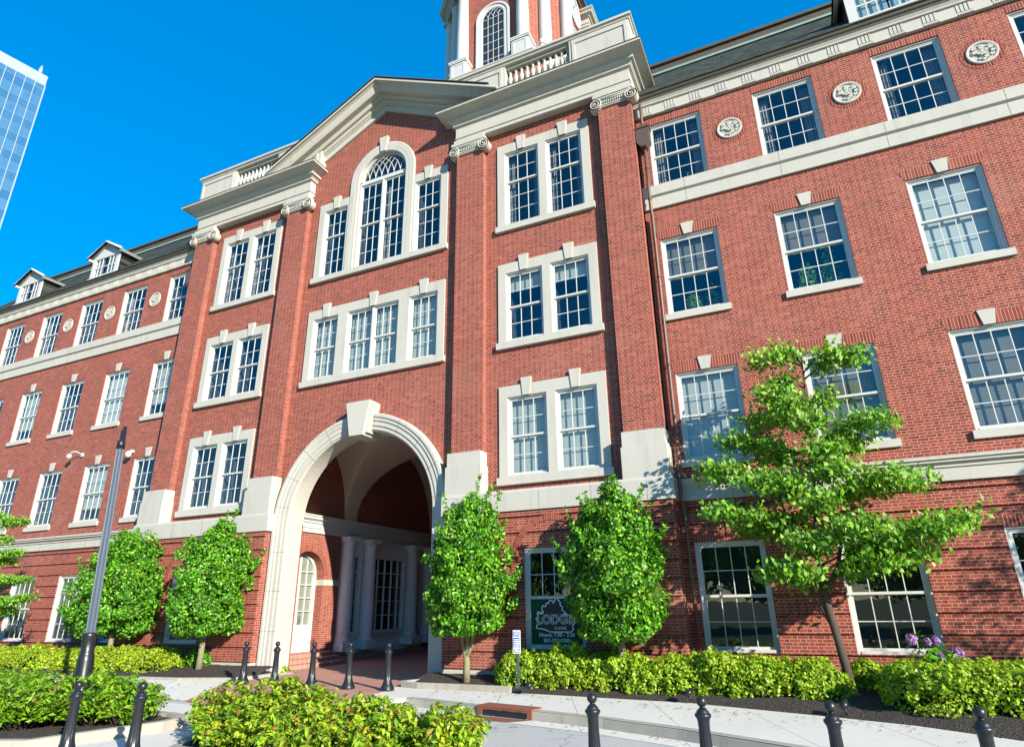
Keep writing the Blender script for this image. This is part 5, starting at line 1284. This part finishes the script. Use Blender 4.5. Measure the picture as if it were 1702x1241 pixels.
for i, (x, y, r, h, l) in enumerate([(-2.6, -7.0, .9, .66, 'green nandina shrub at the left edge of the planter'), (-1.5, -7.4, .85, .64, 'green nandina shrub left of the lamp post base'), (-.9, -6.6, .7, .62, 'green nandina shrub just behind and left of the lamp post'), (.20, -7.1, .66, .68, 'green nandina shrub right of the lamp post'), (.85, -6.85, .55, .60, 'green nandina at the right end of the left planter'), (-.45, -7.7, .70, .68, 'low green nandina in front of the lamp post')]):
    nandina(x, y, -.36, r, h, 400 + i, l, g, 'leaf_nan_g', 4200)
# rhododendron in flower against the right wing
rh = empty('rhododendron', (13.45, -.75, -.15), 'rhododendron with purple flower heads under a right wing window', 'shrub')
p, d = shell_points(1100, 71, .55, .4, .62, .2, .3, .2); p[:, 2] += .22; link('foliage', leaf_mesh('foliage', p, d, .15, .05, 71, .3, .6, ('leaf_holly',)), rh)
mb = MB()
for a in range(5): mb.tube([(0, 0, 0), (.12 * math.cos(a * 1.3), .1 * math.sin(a * 1.3), .3), (.35 * math.cos(a * 1.3), .25 * math.sin(a * 1.3), .62)], [.02, .014, .006], 5)
mb.build('stems', 'bark', rh)
for (x, z, r_) in ((-.33, .74, .10), (-.08, .70, .075), (.05, .72, .075), (.33, .53, .10), (.06, .45, .07), (.45, .42, .05)):
    r_ *= .82; pp, dd = shell_points(130, int(80 + z * 100), r_, r_, r_ * 1.2, r_ * 1.0, .6, .2); link('flower_head', leaf_mesh('flower_head', pp, dd, .055, .045, 83, 0, .5, ('petal',)), rh, (x, -.22, z + .15))
# plants on the window ledges
for (x, z, n_, h_, l) in ((10.0, 8.56, 420, .55, 'leafy houseplant inside the third floor window nearest the downpipe'), (10.55, 8.56, 260, .5, 'smaller houseplant on the right side of the window nearest the downpipe'), (12.75, 8.56, 420, .75, 'houseplant at the left inside the second window from the downpipe'), (13.3, 8.7, 300, .95, 'tall houseplant inside the second window from the downpipe'), (10.35, 12.5, 200, .42, 'small plant in the top floor window nearest the downpipe')):
    t = empty('houseplant', (x, WY + .42, z - .05), l, 'houseplant', 'houseplants behind the windows')
    pp, dd = shell_points(n_, int(x * 10), .22, .12, h_, .1, .2, .3); pp[:, 2] += .1
    link('leaves', leaf_mesh('leaves', pp, dd, .13, .045, 5, .5, .8, ('leaf_dog',)), t)
    mb = MB(); mb.lathe([(.07, -.05), (.10, .10), (.10, .12)], (0, 0, 0), 12); mb.build('pot', 'rust', t)

rg = np.random.default_rng(7); nL = 420
xx = np.concatenate([rg.uniform(2.9, 14, 260), rg.uniform(-6, 2, 80), rg.uniform(3.5, 12, 80)])
yy = np.concatenate([-1.75 - .06 * np.maximum(xx[:260] - 4, 0) ** 1.45 - rg.gamma(1.2, .28, 260), rg.uniform(-4.2, -2.4, 80), np.interp(xx[340:], [p[0] for p in KERB], [p[1] for p in KERB]) - rg.gamma(1.5, .10, 80) - .06])
zk = np.interp(xx, [p[0] for p in KERB], [p[1] for p in KERB]); zz_ = np.where((xx > 3.9) & (yy > zk), ZS + .012, ZR + .02); zz_[260:340] = np.interp(yy[260:340], [-4.15, -2.4], [ZR + .03, ZS + .015])
M['litter'] = leaf_mat('dry_leaves', [(0, (.10, .05, .02)), (.5, (.22, .13, .06)), (1, (.30, .24, .08))], .8, .1)
tag(link('fallen_leaves', leaf_mesh('fallen_leaves', np.stack([xx, yy, zz_], 1), np.tile([0, 0, 3.0], (nL, 1)), .055, .030, 7, 0, .5, ('litter',))), kind='stuff')

# ================================================================ FAR THINGS
gt = empty('glass_tower', (-101.9, 30, 0), 'tall blue glass office tower far off at the left edge', 'building')
dv = Vector((-1.5, -7.1, 0)).normalized(); pv = Vector((dv.y, -dv.x, 0))      # along the face, and back from it
if pv.x > 0: pv = -pv
def gm():
    t = NT('tower_glass'); g_ = t.pos(); s_ = t.n('ShaderNodeSeparateXYZ'); t.put(s_.inputs[0], g_)
    k = t.m('FLOOR', t.m('DIVIDE', s_.outputs[2], 1.85)); k2 = t.m('FLOOR', t.m('DIVIDE', s_.outputs[1], 1.45))
    w = t.n('ShaderNodeTexWhiteNoise', noise_dimensions='2D'); t.put(w.inputs['Vector'], combine(t, k2, k))
    v = t.m('ADD', t.m('MULTIPLY', t.m('MODULO', k, 2), .5), t.m('MULTIPLY', w.outputs[0], .5))
    return t.bsdf(t.mix(v, (.018, .105, .235, 1), (.045, .15, .29, 1)), .3, spec=.3)
M['tower_glass'] = gm(); M['tower_frame'] = plain('pale_metal_frame', (.24, .30, .34), .5, var=.05)
HT, LF, DP = 93.9, 34.0, 30.0
P3 = lambda a, b, z: (dv.x * a + pv.x * b, dv.y * a + pv.y * b, z)
mb = MB(); cs = [P3(0, 0, 0), P3(LF, 0, 0), P3(LF, DP, 0), P3(0, DP, 0)]
for i in range(4):
    a, b = cs[i], cs[(i + 1) % 4]; mb.quad(a, b, (b[0], b[1], HT - 2.2), (a[0], a[1], HT - 2.2))
mb.build('curtain_wall', 'tower_glass', gt)
mb = MB()
for i in range(4):
    a, b = cs[i], cs[(i + 1) % 4]; mb.quad((a[0], a[1], HT - 2.2), (b[0], b[1], HT - 2.2), (b[0], b[1], HT), (a[0], a[1], HT))
mb.quad(*[(c[0], c[1], HT) for c in cs]); mb.build('parapet', 'tower_frame', gt)
mb = MB()
def strip(a0, a1, z0, z1, o): mb.add([P3(a0, -o, z0), P3(a1, -o, z0), P3(a1, -o, z1), P3(a0, -o, z1), P3(a0, 0, z0), P3(a1, 0, z0), P3(a1, 0, z1), P3(a0, 0, z1)], [(0, 1, 2, 3), (0, 3, 7, 4), (1, 5, 6, 2), (2, 6, 7, 3), (0, 4, 5, 1)])
for i in range(24): strip(i * 1.45, i * 1.45 + .10, 0, HT - 2.2, .06)
for j in range(50): strip(0, LF, j * 1.85, j * 1.85 + .035, .03)
def strip2(b0, b1, z0, z1, o): mb.add([P3(-o, b0, z0), P3(-o, b1, z0), P3(-o, b1, z1), P3(-o, b0, z1), P3(0, b0, z0), P3(0, b1, z0), P3(0, b1, z1), P3(0, b0, z1)], [(0, 1, 2, 3), (0, 3, 7, 4), (1, 5, 6, 2), (2, 6, 7, 3), (0, 4, 5, 1)])
for i in range(21): strip2(i * 1.45, i * 1.45 + .14, 0, HT - 2.2, .10)
mb.build('mullions', 'tower_frame', gt)
mb = MB(); q = P3(1.1, 1.0, HT); mb.lathe([(.35, 0), (.35, 1.4), (.08, 2.4)], q, 8); mb.build('vent_mast', 'tower_frame', gt)
# trees across the street, behind the camera: they are what the lower windows mirror
base = None
for i, (x, y, s) in enumerate([(-24, -40, 1.1), (-13, -38, 1.0), (-2, -42, 1.2), (9, -39, 1.05), (20, -41, 1.15), (31, -38, 1.0), (42, -40, 1.1), (-36, -42, 1.2)]):
    if base is None:
        t = empty('street_tree', (x, y, -.5), 'broad street tree across the road behind the viewer', 'tree', 'street trees across the road')
        mb = MB(); mb.tube([(0, 0, 0), (.1, 0, 2.5), (0, .1, 5)], [.3, .22, .15], 10); mb.build('trunk', 'bark', t)
        p, d = shell_points(7000, 900, 5.0, 4.6, 4.4, 3.4, .5, .25); p[:, 2] += 5.2; link('crown', leaf_mesh('crown', p, d, .55, .35, 901, .2, .7, ('leaf_dog',)), t); base = t
    else:
        t = base.copy(); C.objects.link(t); t.location = (x, y, -.5)
        for ch in base.children: c = ch.copy(); C.objects.link(c); c.parent = t
    t.scale = (s,) * 3; t.rotation_euler.z = i * 1.1
